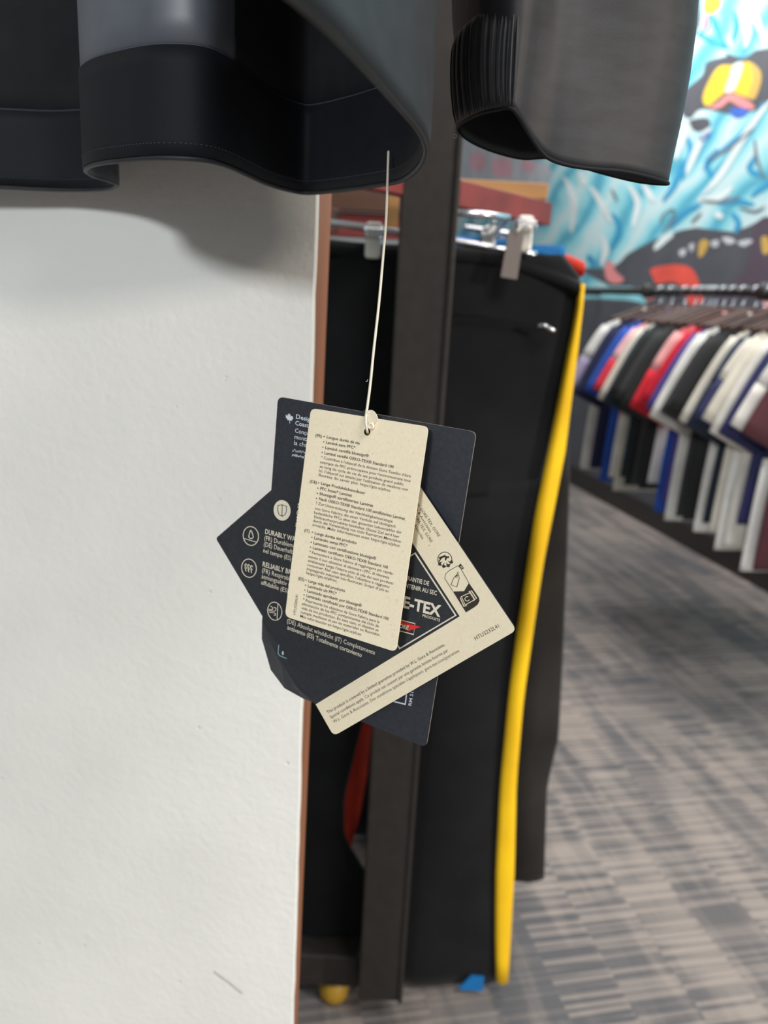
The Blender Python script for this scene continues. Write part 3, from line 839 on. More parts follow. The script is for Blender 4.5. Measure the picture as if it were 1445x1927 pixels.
# round icons on the dark panel
ic = []
flat('shield_disc', [ell(530.8, 960.4, 16.0, 19.4, -0.12)], PL_DIAM, 0.00016, M['inklight'], td)
sh = [zb(888, 150), zb(946, 143), zb(1005, 165), zb(1002, 235), zb(982, 280), zb(945, 300), zb(903, 278), zb(884, 215)]
flat('shield_outline', ribbon(sh, 1.2, True) + ribbon([zb(946, 145), zb(943, 298)], 1.2), PL_DIAM, 0.00022, M['darkcard'], td)
ic += ribbon(ell(472, 1008.6, 14.4, 17.8, -0.14), 1.5, True) + ribbon([zb(432, 602), zb(604, 654)], 1.3)
ic += ribbon(catmull([zb(520, 492), zb(545, 548), zb(552, 585), zb(524, 604), zb(494, 584), zb(497, 548)], 24, True), 1.5, True)
ic += ribbon(ell(468.5, 1069.2, 13.8, 17.3, -0.14), 1.5, True)
for k in range(3):
    ox, oy = 38 * k, 11 * k
    ic += ribbon(catmull([zb(448 + ox, 952 + oy), zb(440 + ox, 975 + oy), zb(460 + ox, 1000 + oy), zb(446 + ox, 1025 + oy), zb(458 + ox, 1048 + oy)], 14), 1.5)
    ic += ribbon([zb(436 + ox, 962 + oy), zb(452 + ox, 945 + oy), zb(470 + ox, 968 + oy)], 1.3) + ribbon([zb(432 + ox, 1000 + oy), zb(462 + ox, 1012 + oy)], 1.0)
ic += ribbon(ell(517, 1150.2, 13.2, 17.2, -0.2), 1.4, True) + ribbon([z8(806, 45), z8(797, 244)], 1.4)
ic += ribbon(catmull([z8(688, 108), z8(740, 112), z8(735, 80), z8(714, 72)], 14), 1.3) + ribbon(catmull([z8(690, 125), z8(770, 130), z8(782, 92), z8(752, 88)], 14), 1.3) + ribbon(catmull([z8(700, 148), z8(770, 156), z8(778, 182), z8(756, 178)], 14), 1.3)
flat('round_icons', ic, PL_DIAM, 0.00016, M['inklight'], td)
# recycling marks on the cream border
rc = ribbon(ell(*z5(560, 768), 13.2, 14.0, 0, 24, 150, 370), 1.4)
rc += [ell(*z5(596, 742), 2.0, 2.0, n=10), [z5(492, 746), z5(560, 718), z5(590, 740), z5(572, 782), z5(560, 776), z5(562, 742), z5(500, 762)], [z5(520, 745), z5(540, 740), z5(500, 795), z5(490, 785)]]
for an in (20, 60, 100, 140):
    c, s = math.cos(math.radians(an)), math.sin(math.radians(an)); cx, cy = z5(562, 770)
    rc.append([(cx + 5 * c, cy + 5 * s), (cx + 13 * c - 4 * s, cy + 13 * s + 4 * c), (cx + 16.5 * c, cy + 16.5 * s), (cx + 12 * c + 5 * s, cy + 12 * s - 5 * c), (cx + 10 * c, cy + 10 * s)])
rc += ribbon([z5(700, 836), z5(603, 892), z5(566, 930), z5(560, 975), z5(648, 1112)], 1.0) + ribbon([z5(740, 878), z5(822, 1022)], 1.0)
rc += [[z5(704, 838), z5(732, 812), z5(770, 862), z5(742, 880)]]
rc += [[z5(648, 1116), z5(770, 1112), z5(822, 1022), z5(930, 1180), z5(938, 1215), z5(920, 1255), z5(885, 1285), z5(790, 1344)]]
rc += ribbon([z5(662, 962), z5(712, 930), z5(718, 972), z5(690, 1068), z5(626, 1042)], 1.1, True) + ribbon(ell(*z5(686, 952), 2.2, 2.2, n=10), 0.9, True) + ribbon([z5(686, 950), z5(700, 905)], 0.8) + ribbon([z5(686, 940), z5(712, 900)], 0.8)
flat('recycling_marks', rc, PL_DIAM, TO, M['ink'], td)
bi = ribbon([z5(726, 1180), z5(768, 1278), z5(800, 1268)], 1.5) + ribbon([z5(740, 1172), z5(836, 1128), z5(880, 1208), z5(782, 1262)], 1.3, True) + ribbon([z5(826, 1112), z5(850, 1108), z5(905, 1190), z5(888, 1210)], 1.6, True)
bi += ribbon(ell(*z5(803, 1196), 4.2, 4.2, 0, 14, 20, 300), 1.2)
flat('bin_icon', bi, PL_DIAM, 0.00020, M['cream'], td)
print_lines('country_text', [('FR', *z5(722, 848), *z5(746, 872), 3.8, UPR, 0.0)], PL_DIAM, 0.00020, M['cream'], td)

# ---- big navy tag behind
tb = empty('hang_tag', on(PL_BIG, 690, 800)); TAGS['navy'] = tb
tag(tb, 'large navy card tag with white maple leaf and bent lower corner, rearmost on the cord', 'hang tag', 'tags on the white cord')
out = rounded([(523, 746, 12), (896, 813, 12), (802, 1407, 13), (590, 1322, 0), (493, 1168, 0)], 10)
card('card', out, PL_BIG, 0.0005, M['navycard'], tb, holes=[ell(690.5, 812.5, 6.3, 7.2, n=18)], edge=M['cardedge'])
hin = [(493, 1168), (590, 1322)]
fr = [on(PL_BIG, *hin[0]), on(PL_BIG, *hin[1])]
cur = [(571, 1315, 0.0035), (535, 1295, 0.008), (509.5, 1261, 0.010), (492.5, 1202, 0.004)]
mid = [(560, 1296, 0.0012), (531, 1256, 0.0022), (510, 1212, 0.0014)]
vo_ = [fr[0], fr[1]] + [on(PL_BIG, x, y, -o) for x, y, o in cur] + [on(PL_BIG, x, y, -o) for x, y, o in mid]
nb = len(vo_); vo_ += [v - PL_BIG[1] * 0.0005 for v in vo_]
ff_ = [(1, 2, 6), (2, 3, 7, 6), (3, 4, 8, 7), (4, 5, 8), (5, 0, 8), (0, 1, 6, 7, 8)]
ff2 = ff_ + [tuple(nb + i for i in f[::-1]) for f in ff_]
for i, j in ((1, 2), (2, 3), (3, 4), (4, 5), (5, 0)): ff2.append((i, j, nb + j, nb + i))
adopt(mesh('bent_corner', vo_, ff2, M['navycard'], fix=True), tb)
UPG = nrm((0.09, -1))
print_lines('designed_text', [('Designed', *z1(1030, 312), *z1(1205, 350), 8.0, UPG, 0.010, 'Desig'), ('Coast', *z1(1020, 392), *z1(1184, 425), 8.0, UPG, 0.010), ('Conçu', *z1(1017, 485), *z1(1185, 520), 8.0, UPG, 0.0), ('montagnes', *z1(1010, 562), *z1(1180, 596), 8.0, UPG, 0.0, 'monta'),
                              ('la chaîne', *z1(1005, 637), *z1(1168, 668), 8.0, UPG, 0.0, 'la cha')], PL_BIG, 0.0001, M['inkwhite'], tb)
print_lines('small_text', [('xʷməθkʷəy', *z1(985, 722), *z1(1155, 755), 5.0, UPG, 0.01), ('səlilwətaʔ', *z1(980, 777), *z1(1150, 808), 5.0, UPG, 0.02)], PL_BIG, 0.0001, M['inkwhite'], tb)
half = [(0, -1.0), (0.14, -0.72), (0.32, -0.80), (0.24, -0.34), (0.48, -0.60), (0.54, -0.46), (0.84, -0.52), (0.74, -0.24), (0.92, -0.12), (0.50, 0.24), (0.56, 0.42), (0.07, 0.36), (0.05, 0.98)]
leaf = half + [(-x, y) for x, y in half[::-1] if x > 0]
lx, ly = z1(950, 310)
flat('maple_leaf', [[(lx + 8.4 * (x * 0.99 - y * -0.10), ly + 10.0 * (y * 0.99 + x * 0.16)) for x, y in leaf]], PL_BIG, 0.0001, M['inkwhite'], tb)
flat('corner_mark', ribbon([z8(818, 548), z8(808, 650), z8(828, 682), z8(915, 717)], 1.4), PL_BIG, 0.0001, M['inkteal'], tb)
print_lines('corner_digit', [('1', *z8(856, 668), *z8(876, 672), 6.0, UPG, 0.02)], PL_BIG, 0.0001, M['inkwhite'], tb)
flat('corner_frame', ribbon([z6(560, 492), z6(643, 512), z6(652, 440)], 2.4), PL_BIG, 0.0001, M['inkwhite'], tb)
print_lines('side_text', [('RM S15', *z6(684, 522), *z6(702, 408), 6.0, nrm((-1, -0.18)), 0.006)], PL_BIG, 0.0001, M['inkwhite'], tb)

# ---- cord and plastic seal
cp_ = catmull([P(731, 285, .405), P(729, 345, .396), P(726, 420, .388), P(721, 480, .380), P(713, 570, .372), P(703, 660, .366), P(697, 720, .3625), P(691, 766, .3600), P(688.5, 785, .3580), P(689, 800, .3575), P(691, 812, .3590), P(692, 815, .366), P(691.5, 816, .3730)], 90)
cs = tube('tag_cord', cp_, [0.00062] * len(cp_), M['string'], seg=8)
tag(cs, 'thin white cord hanging from the jacket hem and threaded through the tags', 'cord')
dm = [P(697 + 9 * math.cos(a), 790 + 15 * math.sin(a), .3588 + 0.0004 * math.sin(a)) for a in np.linspace(math.pi * 0.9, math.pi * 2.15, 16)]
o = tube('cord_loop', dm, 0.0006, M['string'], seg=8); o.parent = cs
# teardrop-shaped clear sleeve above the card edge with a round button
sp = [(684, 788), (690, 775), (697, 771.5), (704, 775), (710, 787), (704, 797), (696, 800), (689, 797)]
spc = catmull(sp, 30, True)
pls = (PL_CREAM[0] + PL_CREAM[1] * 0.0007, PL_CREAM[1])
o = card('seal_sleeve', [tuple(q) for q in spc], pls, 0.0005, M['seal']); o.parent = cs
rr_ = []
bx, by = 699.0, 802.0
e1 = on(pls, bx + 1, by) - on(pls, bx, by); e1 /= np.linalg.norm(e1); e2 = np.cross(pls[1], e1); bc = on(pls, bx, by)
for rd, h in ((0.00165, 0), (0.00165, 0.0005), (0.00135, 0.0009), (0.0009, 0.0010), (0.0007, 0.0007), (0.0002, 0.0006)):
    rr_.append([bc + rd * (math.cos(a) * e1 + math.sin(a) * e2) + pls[1] * h for a in np.linspace(0, 2 * math.pi, 20, endpoint=False)])
o = rings('seal_button', rr_, M['seal']); o.parent = cs
o = tube('loose_fibre', catmull([P(692, 714, .3628), P(690.5, 718, .3618), P(688, 717.5, .3612)], 8), 0.00009, M['string'], seg=4); o.parent = cs

# ================================================================ THE PANTS RACK
PR = empty('pants_rack', (0.03, 0.98, 0.0))
tag(PR, 'black square-post floor rack with red-brown shelf boards, behind the hanging tags', 'clothes rack')


def flatpost(name, pairs, Y0, Y1, matr, parent, bevel):
    a = [V(pairs[0][0], pairs[0][2], Y0), V(pairs[0][1], pairs[0][2], Y0)]
    b_ = [V(pairs[1][0], pairs[1][2], Y0), V(pairs[1][1], pairs[1][2], Y0)]
    x0 = (a[0][0] + b_[0][0]) / 2; x1 = (a[1][0] + b_[1][0]) / 2
    return x0, x1


pxl = (V(757, 359, .985)[0] + V(737, 760, .985)[0] + V(695, 1378, .985)[0]) / 3
pxr = (V(865, 359, .985)[0] + V(836, 760, .985)[0] + V(792, 1378, .985)[0]) / 3
adopt(box('post', (pxl, 0.985, 0.062), (pxr - 0.002, 1.035, 1.9), M['blackmetal'], None, 0.003), PR)
adopt(box('post_rim', (pxr - 0.006, 0.981, 0.062), (pxr, 1.039, 1.9), M['blackmetal'], None, 0.001), PR)
# base bar and feet
b0, b1 = Zp(570, 1818, 0.10), Zp(687, 1805, 0.10)
yb = b1[1]
bar = box('base_bar', (-0.55, yb, 0.044), (pxl + 0.03, yb + 0.06, 0.10), M['blackmetal'], None, 0.004); adopt(bar, PR)
adopt(box('base_cap', (pxl - 0.012, yb - 0.002, 0.042), (pxl - 0.004, yb + 0.062, 0.102), M['blackmetal'], None, 0.002), PR)
adopt(box('base_rail', (pxl + 0.005, yb - 0.01, 0.044), (pxr - 0.005, yb + 0.9, 0.09), M['blackmetal'], None, 0.004), PR)
ft = Zp(625, 1896, 0.0)
fr_ = []
for rd, h in ((0.016, 0.0), (0.023, 0.006), (0.024, 0.018), (0.020, 0.032), (0.008, 0.044)):
    fr_.append([(ft[0] + rd * math.cos(a), ft[1] + 0.022 + rd * math.sin(a), h) for a in np.linspace(0, 2 * math.pi, 18, endpoint=False)])
f1 = adopt(rings('foot', fr_, M['mustard']), PR); f1['label'] = 'mustard foot'
for dx, dy in ((-0.33, 0.0), (0.17, 0.84 - 0.05)):
    f2 = f1.copy(); COL.objects.link(f2); f2.location = Vector(f1.location) + Vector((dx, dy, 0))


def board(name, tl, bl, tr, br_, d0, d1, thick, matr):
    """upright board with its long face towards the aisle, receding from depth d0 to d1"""
    A, B = P(*tl, d0), P(*tr, d1)
    zt = (A[2] + B[2]) / 2; A2 = P(*bl, d0); B2 = P(*br_, d1); zb_ = (A2[2] + B2[2]) / 2
    a, b_ = A[:2], B[:2]
    t = (b_ - a) / np.linalg.norm(b_ - a); n = np.array([-t[1], t[0]])
    c8 = [(*a, zb_), (*b_, zb_), (*b_, zt), (*a, zt)] + [(*(q + n * thick), z) for q, z in ((a, zb_), (b_, zb_), (b_, zt), (a, zt))]
    return adopt(hexa(name, c8, matr, None, 0.0015), PR)


bd = board('front_board', (868, 348), (866, 402), (1041, 374), (1035, 411), 1.00, 1.17, 0.02, M['redwood'])
v = np.array([bd.data.vertices[i].co[:] for i in range(8)])
# the same board carried on behind the partition, and the tan shelf resting behind it
dirv = (v[1] - v[0]) / np.linalg.norm(v[1] - v[0])
ext0 = v[0] - dirv * 0.46; zt, zb2 = v[2][2], v[0][2]
n_ = np.array([-dirv[1], dirv[0], 0])
def brd(name, s0, s1, off, th, z0, z1, matr):
    base = np.array([v[0][0], v[0][1], 0.0])
    A, B = base + dirv * s0 + n_ * off, base + dirv * s1 + n_ * off
    A[2] = B[2] = 0
    c8 = []
    for o_ in (0, th):
        for q, z in ((A, z0), (B, z0), (B, z1), (A, z1)): c8.append(tuple(q + n_ * o_ + UP * z))
    return adopt(hexa(name, c8, matr, None, 0.0015), PR)
brd('rear_board', -0.50, -0.055, 0.0, 0.02, zb2, zt, M['redwood'])
ta, tb_ = P(866, 331, 1.33), P(1033, 345, 1.33)
tbx = P(1033, 370, 1.33)
adopt(box('tan_shelf', (ta[0] - 0.10, ta[1], tbx[2] - 0.004), (tb_[0], ta[1] + 0.25, tb_[2]), M['tanwood'], None, 0.002), PR)
brd('shelf_rail', -0.50, -0.01, 0.20, 0.03, zb2 - 0.03, zt - 0.03, M['brownwood'])
ib0, ib1 = P(600, 330, 1.34), P(757, 400, 1.34)
adopt(box('inner_board', (ib0[0], ib0[1], ib1[2]), (ib1[0] + 0.02, ib0[1] + 0.02, ib0[2]), M['brownwood'], None, 0.002), PR)
ib0, ib1 = P(600, 396, 1.37), P(757, 450, 1.37)
adopt(box('lower_board', (ib0[0], ib0[1], ib1[2]), (ib1[0] + 0.02, ib0[1] + 0.02, ib0[2]), M['redwood'], None, 0.002), PR)
ep = P(740, 372, 1.12); ep2 = P(740, 432, 1.12)
adopt(box('shelf_upright', (ep[0] - 0.008, ep[1], ep2[2]), (ep[0] + 0.008, ep[1] + 0.02, ep[2] + 0.05), M['tanwood'], None, 0.001), PR)
# chrome arm that carries the hangers
ARMZ = P(905, 428, 1.10)[2]
arm_a, arm_b = np.array([0.13, 1.02, ARMZ]), np.array([0.155, 1.50, ARMZ])
adopt(tube('hanging_arm', [np.array([pxr - 0.02, 0.99, ARMZ]), np.array([0.10, 1.0, ARMZ]), arm_a, arm_b], 0.0040, M['chrome'], None, 10), PR)


# ================================================================ PANTS
def leg_rings(rows, Y, thick, n=18, wav=0.004, ph=0.0):
    """rows: (y, xl, xr) pixel outline of a leg hanging in the upright plane Y"""
    ys = [r[0] for r in rows]; out = []
    for y in np.linspace(ys[0], ys[-1], 34):
        xl = np.interp(y, ys, [r[1] for r in rows]); xr = np.interp(y, ys, [r[2] for r in rows])
        a, b_ = V(xl, y, Y), V(xr, y, Y); c = (a + b_) / 2; hw = np.linalg.norm((b_ - a)[:2]) / 2
        ring = []
        for k in range(n):
            an = 2 * math.pi * k / n
            x = math.copysign(abs(math.cos(an)) ** 0.8, math.cos(an)); q = math.copysign(abs(math.sin(an)) ** 0.9, math.sin(an))
            fold = wav * math.sin(3.0 * x + 2.3 * c[2] * 3 + ph) + 0.5 * wav * math.sin(7 * x + ph + 2 * c[2])
            ring.append((c[0] + hw * x, Y + thick * q + fold, c[2] + (b_[2] - a[2]) / 2 * x))
        out.append(ring)
    return out


def pants(label, Y, thick, body, legs, matr, wband=None, ph=0.0):
    pe = empty('pants', (V((body[0][1] + body[0][2]) / 2, body[0][0], Y)))
    tag(pe, label, 'pants', 'pants clipped on the rack arm')
    adopt(rings('seat', leg_rings(body, Y, thick, ph=ph), matr), pe)
    for i, lg in enumerate(legs): adopt(rings('leg', leg_rings(lg, Y, thick * 0.85, ph=ph + i), matr if not isinstance(matr, list) else matr[i]), pe)
    if wband:
        ws = catmull([V(x, y, Y) for x, y in wband[0]], 30); we = catmull([V(x, y, Y) for x, y in wband[1]], 30)
        rs = []
        for a, b_ in zip(ws, we):
            d = (b_ - a); c = (a + b_) / 2; h = np.linalg.norm(d) / 2
            rs.append([c + d / 2 * math.cos(t) + np.array([0, (thick + 0.002) * math.sin(t), 0]) for t in np.linspace(0, 2 * math.pi, 12, endpoint=False)])
        adopt(rings('waistband', rs, matr), pe)
    return pe


pA = pants('black track pants with a bold yellow side stripe, nearest pair on the rack', 1.08, 0.020,
           [(480, 585, 1060), (520, 582, 1090), (600, 578, 1083), (750, 575, 1056), (930, 572, 1012)],
           [[(900, 572, 790), (1100, 572, 760), (1330, 566, 690), (1500, 562, 648), (1575, 558, 648), (1640, 556, 690), (1772, 556, 692)],
            [(900, 780, 1022), (1000, 785, 1004), (1250, 780, 968), (1450, 762, 946), (1600, 752, 935), (1840, 742, 938)]], M['knit'],
           ([(585, 445), (700, 458), (850, 462), (960, 478), (1050, 508), (1094, 532)], [(585, 486), (700, 498), (850, 504), (960, 520), (1050, 548), (1090, 566)]))
stl = [(534, 1089, 1099), (566, 1086, 1097), (600, 1081, 1093), (640, 1072, 1089), (740, 1052, 1077), (850, 1031, 1064), (960, 1008, 1043), (1060, 992, 1023), (1180, 974, 1005), (1310, 957, 986), (1470, 941, 972), (1640, 932, 968), (1750, 931, 962), (1842, 933, 957)]
adopt(rings('side_stripe', leg_rings(stl, 1.068, 0.012, n=12, wav=0.0015), M['yellow']), pA)['label'] = 'yellow side stripe'
pk = [V(x, y, 1.052) for x, y in catmull([(858, 592), (900, 590), (950, 598), (1000, 608), (1050, 620)], 16)]
zp = V(1027, 617, 1.045)
zq = adopt(tube('pocket_zip', pk, 0.0012, M['knit'], None, 6), pA)
(tube('zip_pull', catmull([zp + np.array([-0.010, 0, 0.002]), zp + np.array([-0.003, -0.003, 0.003]), zp + np.array([0.006, -0.002, -0.001]), zp + np.array([0.011, 0, -0.003])], 10), 0.0028, M['chrome'], zq, 8))

htb = [V(862, 1862, 1.058), V(908, 1866, 1.058), V(911, 1840, 1.058), V(886, 1838, 1.058)]
hx = adopt(hexa('hem_tab', htb + [q + np.array([0, 0.004, 0]) for q in htb], M['bluefab']), pA); hx['label'] = 'azure tab below the hem'
pB = pants('faded black cotton pants just behind the yellow-striped pair', 1.20, 0.016,
           [(540, 640, 1072), (700, 640, 1072), (900, 640, 1072)],
           [[(880, 640, 860), (1100, 640, 845), (1330, 640, 690)], [(880, 850, 1072), (1050, 850, 1068), (1250, 850, 1060), (1390, 850, 1052), (1480, 860, 1030), (1560, 865, 1027), (1650, 870, 1024)]], M['olive'])
pC = pants('bright azure blue pants behind the black pairs', 1.29, 0.014,
           [(462, 640, 1062), (500, 640, 1064), (900, 660, 1020)],
           [[(880, 620, 830), (1200, 612, 740), (1365, 610, 680), (1400, 610, 660), (1450, 608, 638), (1520, 604, 616)], [(880, 830, 1015), (1400, 850, 960), (1670, 862, 935)]], M['bluefab'],
           ([(840, 440), (960, 452), (1030, 470), (1064, 486)], [(840, 462), (960, 474), (1030, 492), (1064, 508)]), ph=1.0)
pD = pants('orange-red pants at the back of the rack arm', 1.37, 0.014,
           [(500, 660, 1092), (560, 660, 1090), (640, 670, 1078), (900, 680, 1010)],
           [[(880, 640, 830), (1200, 640, 760), (1365, 635, 700), (1460, 630, 690), (1540, 630, 676), (1612, 632, 655)], [(880, 830, 1000), (1400, 860, 940), (1615, 866, 925)]], M['redfab'],
           ([(960, 462), (1050, 474), (1098, 492)], [(960, 490), (1050, 504), (1096, 522)]), ph=2.0)


pE = pants('plain black pants hanging last on the arm, behind the orange-red pair', 1.44, 0.014,
           [(520, 680, 1040), (900, 690, 990)], [[(880, 640, 830), (1200, 640, 800), (1568, 636, 770)], [(880, 830, 980), (1575, 840, 930)]], M['navyknit'], ph=3.0)


def clip_hanger(label, Y, bar, clips, hookx):
    e = empty('clip_hanger', V(hookx, 440, Y)); tag(e, label, 'hanger', 'clip hangers on the rack arm')
    adopt(tube('bar', catmull([V(x, y, Y) for x, y in bar], 12), 0.0045, M['chrome'], None, 8), e)
    hk = V(hookx, np.interp(hookx, [b[0] for b in bar], [b[1] for b in bar]), Y)
    top_ = np.array([hk[0], Y, ARMZ])
    pts = [hk, hk + UP * 0.02] + [np.array([hk[0] + 0.013 * math.sin(a), Y, ARMZ + 0.011 * math.cos(a)]) for a in np.linspace(math.pi, -math.pi * 0.6, 12)]
    adopt(tube('hook', pts, 0.0014, M['chrome'], None, 6), e)
    for x, y in clips:
        c = V(x, y, Y)
        cl_ = adopt(box('clip', (c[0] - 0.010, Y - 0.026, c[2] - 0.034), (c[0] + 0.010, Y + 0.022, c[2] + 0.010), M['clearplastic'], None, 0.004), e)
        sp_ = [np.array([c[0] - 0.012 + 0.024 * t / 40, Y - 0.030 + 0.007 * math.cos(t * 0.9), c[2] - 0.004 + 0.007 * math.sin(t * 0.9)]) for t in range(41)]
        s_ = tube('spring', sp_, 0.0012, M['chrome'], cl_, 5)
    return e


clip_hanger('chrome clip hanger holding the yellow-striped black pants', 1.08, [(600, 416), (690, 428), (800, 446), (880, 458), (965, 474), (1010, 480)], [(704, 436), (984, 424)], 905)
clip_hanger('chrome clip hanger behind the grey paper tag, holding blue pants', 1.29, [(870, 428), (930, 436), (1000, 446)], [(918, 440)], 932)
gt = [(958, 431), (987, 434), (973, 526), (942, 521)]
pg = (V(965, 480, 1.040), np.array([0.0, -1.0, 0.12]) / np.linalg.norm([0, -1, 0.12]))
ge = empty('swing_tag', V(972, 434, 1.04)); tag(ge, 'plain grey paper tag on the waistband of the yellow-striped pants', 'paper tag')
card('card', rounded(gt, 3), pg, 0.0012, M['greytag'], ge)
adopt(tube('tag_loop', catmull([V(990, 470, 1.042), V(997, 455, 1.04), V(999, 430, 1.042), V(985, 422, 1.045), V(973, 436, 1.038)], 16), 0.0013, M['clearplastic'], None, 6), ge)

# ================================================================ THE SHIRT RAIL
RODP = P(1445, 549, 2.40); ROD_L = float(np.dot(RODP, N)); ROD_Z = float(RODP[2]); 
RL = empty('shirt_rail', store(2.0, ROD_L, ROD_Z)); tag(RL, 'black rail on brackets holding the row of shirts by the mural', 'clothes rail')
adopt(tube('rod', [store(1.5, ROD_L, ROD_Z), store(3.0, ROD_L, ROD_Z), store(5.2, ROD_L, ROD_Z)], 0.014, M['blackmetal'], None, 12), RL)
for s_ in (2.22, 2.92, 3.75, 4.6):
    bk_ = adopt(tube('bracket', [store(s_, ROD_L, ROD_Z), store(s_, ROD_L + 0.04, ROD_Z + 0.012), store(s_, WALL_LAT - 0.012, ROD_Z + 0.012)], 0.011, M['blackmetal'], None, 8), RL)
    c = store(s_, ROD_L, ROD_Z)
    (rings('knuckle', [[c + D * t + r_ * (math.cos(a) * N + math.sin(a) * UP) for a in np.linspace(0, 2 * math.pi, 16, endpoint=False)] for t, r_ in ((-0.02, 0.012), (-0.018, 0.027), (0.018, 0.027), (0.02, 0.012))], M['blackmetal'], bk_))


def loc(sh_s, x, y, z):              # shirt space: x across (negative = aisle), y along the rail, z up from the rail
    return store(sh_s + y, ROD_L + x, ROD_Z + z + (0.03 if z < -0.08 else 0.0))


def ering(cx, cz, w, t, n=20, ph=0.0):
    out = []
    for k in range(n):
        a = 2 * math.pi * k / n
        x = math.copysign(abs(math.cos(a)) ** 0.75, math.cos(a)); y = math.copysign(abs(math.sin(a)) ** 0.9, math.sin(a))
        out.append((cx + w * x, t * 0.8 * y + 0.0015 * math.sin(9 * x + ph + cz * 4) * (1 if w > 0.1 else 0), cz))
    return out


FABM = {}
def fab(c):
    if c not in FABM: FABM[c] = mat('shirt_fabric_%d_%d_%d' % c, c, 0.85, sheen=0.1, var=0.05, vscale=12)
    return FABM[c]


def shirt(s, label, col, slv=None, hemc=None, length=0.84, sl_len=0.24, ph=0.0):
    e = empty('t_shirt', store(s, ROD_L, ROD_Z)); tag(e, label, 'shirt', 'shirts on the rail by the mural')
    rws = [(-0.105, 0.075, 0.012), (-0.118, 0.115, 0.015), (-0.145, 0.185, 0.016), (-0.165, 0.212, 0.016), (-0.21, 0.222, 0.016), (-0.34, 0.225, 0.017), (-0.46, 0.232, 0.017), (-0.56, 0.238, 0.017), (-length + 0.02, 0.243, 0.017), (-length, 0.243, 0.013)]
    split = 8
    rs = [[loc(s, *q) for q in ering(0, z, w, t, ph=ph)] for z, w, t in rws]
    if hemc is None:
        adopt(rings('body', rs, fab(col)), e)
    else:
        k = 6
        adopt(rings('body', rs[:k + 1], fab(col)), e)
        adopt(rings('lower_panel', rs[k:], fab(hemc)), e)
    for sg in (-1, 1):
        def srings(t0, t1, nn):
            o_ = []
            for t in np.linspace(t0, t1, nn):
                cx = sg * (0.165 + 0.115 * t ** 0.8); cz = -0.185 - sl_len * t
                hw = 0.060 + 0.012 * t; th = 0.014 + 0.002 * math.sin(t * 3 + ph)
                ax = np.array([0.9, -0.35 * sg]) if True else None
                ring = []
                for k in range(14):
                    a = 2 * math.pi * k / 14
                    ring.append(loc(s, cx + hw * math.cos(a) * 0.9, th * math.sin(a), cz + hw * math.cos(a) * 0.42 * sg))
                o_.append(ring)
            return o_
        if slv and len(slv) == 2:
            sv_ = adopt(rings('sleeve', srings(0, 0.5, 5), fab(slv[0])), e)
            rings('sleeve_end', srings(0.5, 1.0, 5), fab(slv[1]), sv_)
        else:
            adopt(rings('sleeve', srings(0, 1, 8), fab(slv[0] if slv else col)), e)
    cpts = [loc(s, 0.07 * math.cos(a), 0.013 * math.sin(a), -0.104 + 0.008 * math.cos(2 * a)) for a in np.linspace(0, 2 * math.pi, 20, endpoint=False)]
    adopt(tube('collar', cpts, 0.006, fab(slv[0] if slv else col), None, 6, closed=True), e)
    return e


M['hangerwood'] = mat('dark_walnut_hanger', (74, 46, 38), 0.5, var=0.15, vscale=30)


def hanger(s, nm):
    e = empty('coat_hanger', store(s, ROD_L, ROD_Z)); tag(e, 'dark wooden hanger with metal hook inside the ' + nm, 'hanger', 'hangers on the shirt rail')
    pts = [loc(s, 0.0, 0, -0.075), loc(s, 0, 0, -0.045), loc(s, 0.004, 0, -0.03)] + [loc(s, 0.0165 * math.sin(a), 0, 0.0165 * math.cos(a)) for a in np.linspace(math.radians(150), math.radians(-100), 12)]
    adopt(tube('hook', pts, 0.003, M['chrome'], None, 6), e)
    bp_ = catmull([loc(s, -0.19, 0, -0.142), loc(s, -0.10, 0, -0.108), loc(s, -0.03, 0, -0.084), loc(s, 0, 0, -0.078), loc(s, 0.03, 0, -0.084), loc(s, 0.10, 0, -0.108), loc(s, 0.19, 0, -0.142)], 20)
    adopt(tube('shoulder_bar', bp_, 0.0075, M['hangerwood'], None, 8), e)
    return e


def s_for(px):                       # where on the rail a shirt sits whose sleeve edge shows at this column
    lo, hi = 1.2, 9.0
    for _ in range(50):
        mid_ = (lo + hi) / 2
        if proj(loc(mid_, -0.29, 0, -0.27))[0] > px: lo = mid_
        else: hi = mid_
    return (lo + hi) / 2


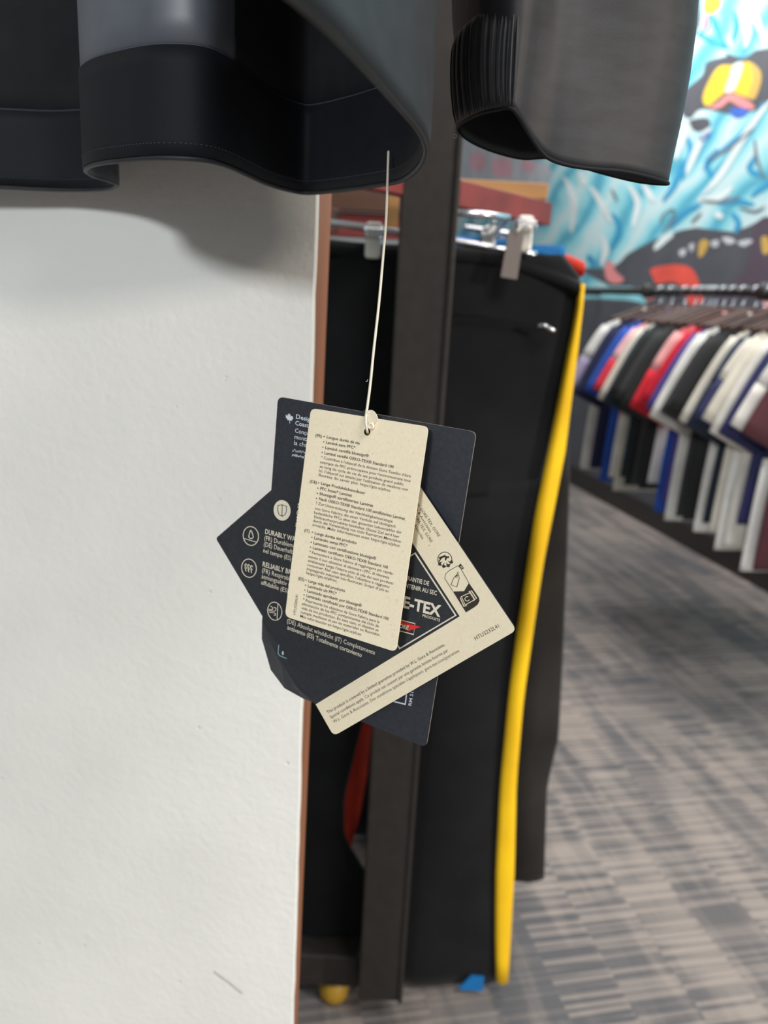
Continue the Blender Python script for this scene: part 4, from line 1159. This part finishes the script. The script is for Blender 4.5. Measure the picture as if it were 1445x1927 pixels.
W_, CR, NV, BK, CH = (236, 234, 228), (222, 216, 202), (36, 40, 74), (34, 35, 36), (58, 59, 60)
RB, RD, PK, TL, PU, DN = (38, 84, 178), (206, 22, 48), (232, 168, 170), (40, 58, 70), (74, 66, 140), (30, 42, 54)
SH = [(1095, 'white shirt with purple-tinged sleeve at the far end of the rail', W_, [(228, 226, 222), (170, 160, 190)], None, 0.71),
      (1112, 'dark navy shirt between the white end shirt and the royal blue one', NV, None, None, 0.69),
      (1133, 'royal blue shirt, the only bright blue sleeve on the rail', RB, None, None, 0.72),
      (1149, 'pale pink shirt with red cuff next to the royal blue one', PK, [(236, 186, 190), (214, 52, 70)], W_, 0.69),
      (1160, 'cream shirt beside the pale pink one', CR, None, None, 0.73),
      (1171, 'dark teal shirt showing a thin strip beside the far cream one', TL, None, None, 0.67),
      (1180, 'black shirt next to the thin teal one, farthest of the black run', BK, None, None, 0.69),
      (1193, 'charcoal shirt in the middle of the far black run', CH, None, None, 0.68),
      (1207, 'black shirt against the pink and red jersey', BK, None, None, 0.68),
      (1223, 'jersey with pale pink shoulder turning red at the sleeve', (232, 110, 116), [(240, 178, 178), (226, 40, 58)], W_, 0.65),
      (1243, 'solid bright red shirt in the middle of the rail', RD, None, RB, 0.73),
      (1255, 'purple shirt squeezed between the red and white ones', PU, None, None, 0.69),
      (1264, 'bright white shirt beside the solid red one', W_, None, None, 0.74),
      (1284, 'charcoal shirt nearer than the bright white one', CH, None, None, 0.71),
      (1299, 'black shirt just before the cream long-sleeved one', BK, None, None, 0.71),
      (1322, 'cream shirt with a clear dark gap on both sides', CR, None, W_, 0.73),
      (1337, 'dark slate shirt with a blue patch between two cream ones', DN, [(46, 58, 78), (38, 48, 66)], None, 0.69),
      (1351, 'cream shirt with a navy sleeve end', CR, [(214, 208, 196), (52, 54, 96)], None, 0.71),
      (1366, 'plain cream shirt, nearest but one of the cream group', CR, None, W_, 0.75),
      (1384, 'off-white shirt, nearest of the cream group', (226, 222, 212), None, None, 0.73),
      (1402, 'navy blue shirt near the right end of the row', (44, 46, 92), None, None, 0.65),
      (1422, 'white shirt with navy body at the near end of the row', NV, [W_, (236, 232, 224)], W_, 0.77),
      (1446, 'dark maroon shirt at the nearest end of the row', (84, 40, 46), None, None, 0.75)]
HN = ['white shirt farthest along the rail', 'far dark navy shirt', 'royal blue shirt', 'pale pink shirt', 'far cream shirt', 'thin dark teal shirt', 'farthest black shirt', 'far charcoal shirt',
      'black shirt beside the jersey', 'pink and red jersey', 'solid red shirt', 'purple shirt', 'bright white shirt', 'nearer charcoal shirt', 'nearest black shirt', 'cream shirt between dark ones', 'dark slate shirt',
      'cream shirt with navy sleeve ends', 'plain cream shirt', 'off-white shirt', 'near navy shirt', 'navy shirt with white sleeves', 'maroon shirt']
for i, (px, lb, c, sv, hm, ln) in enumerate(SH):
    s_ = s_for(px)
    shirt(s_, lb, c, sv, hm, ln, 0.235 + 0.02 * math.sin(i * 1.7), ph=i * 1.3)
    hanger(s_, HN[i])
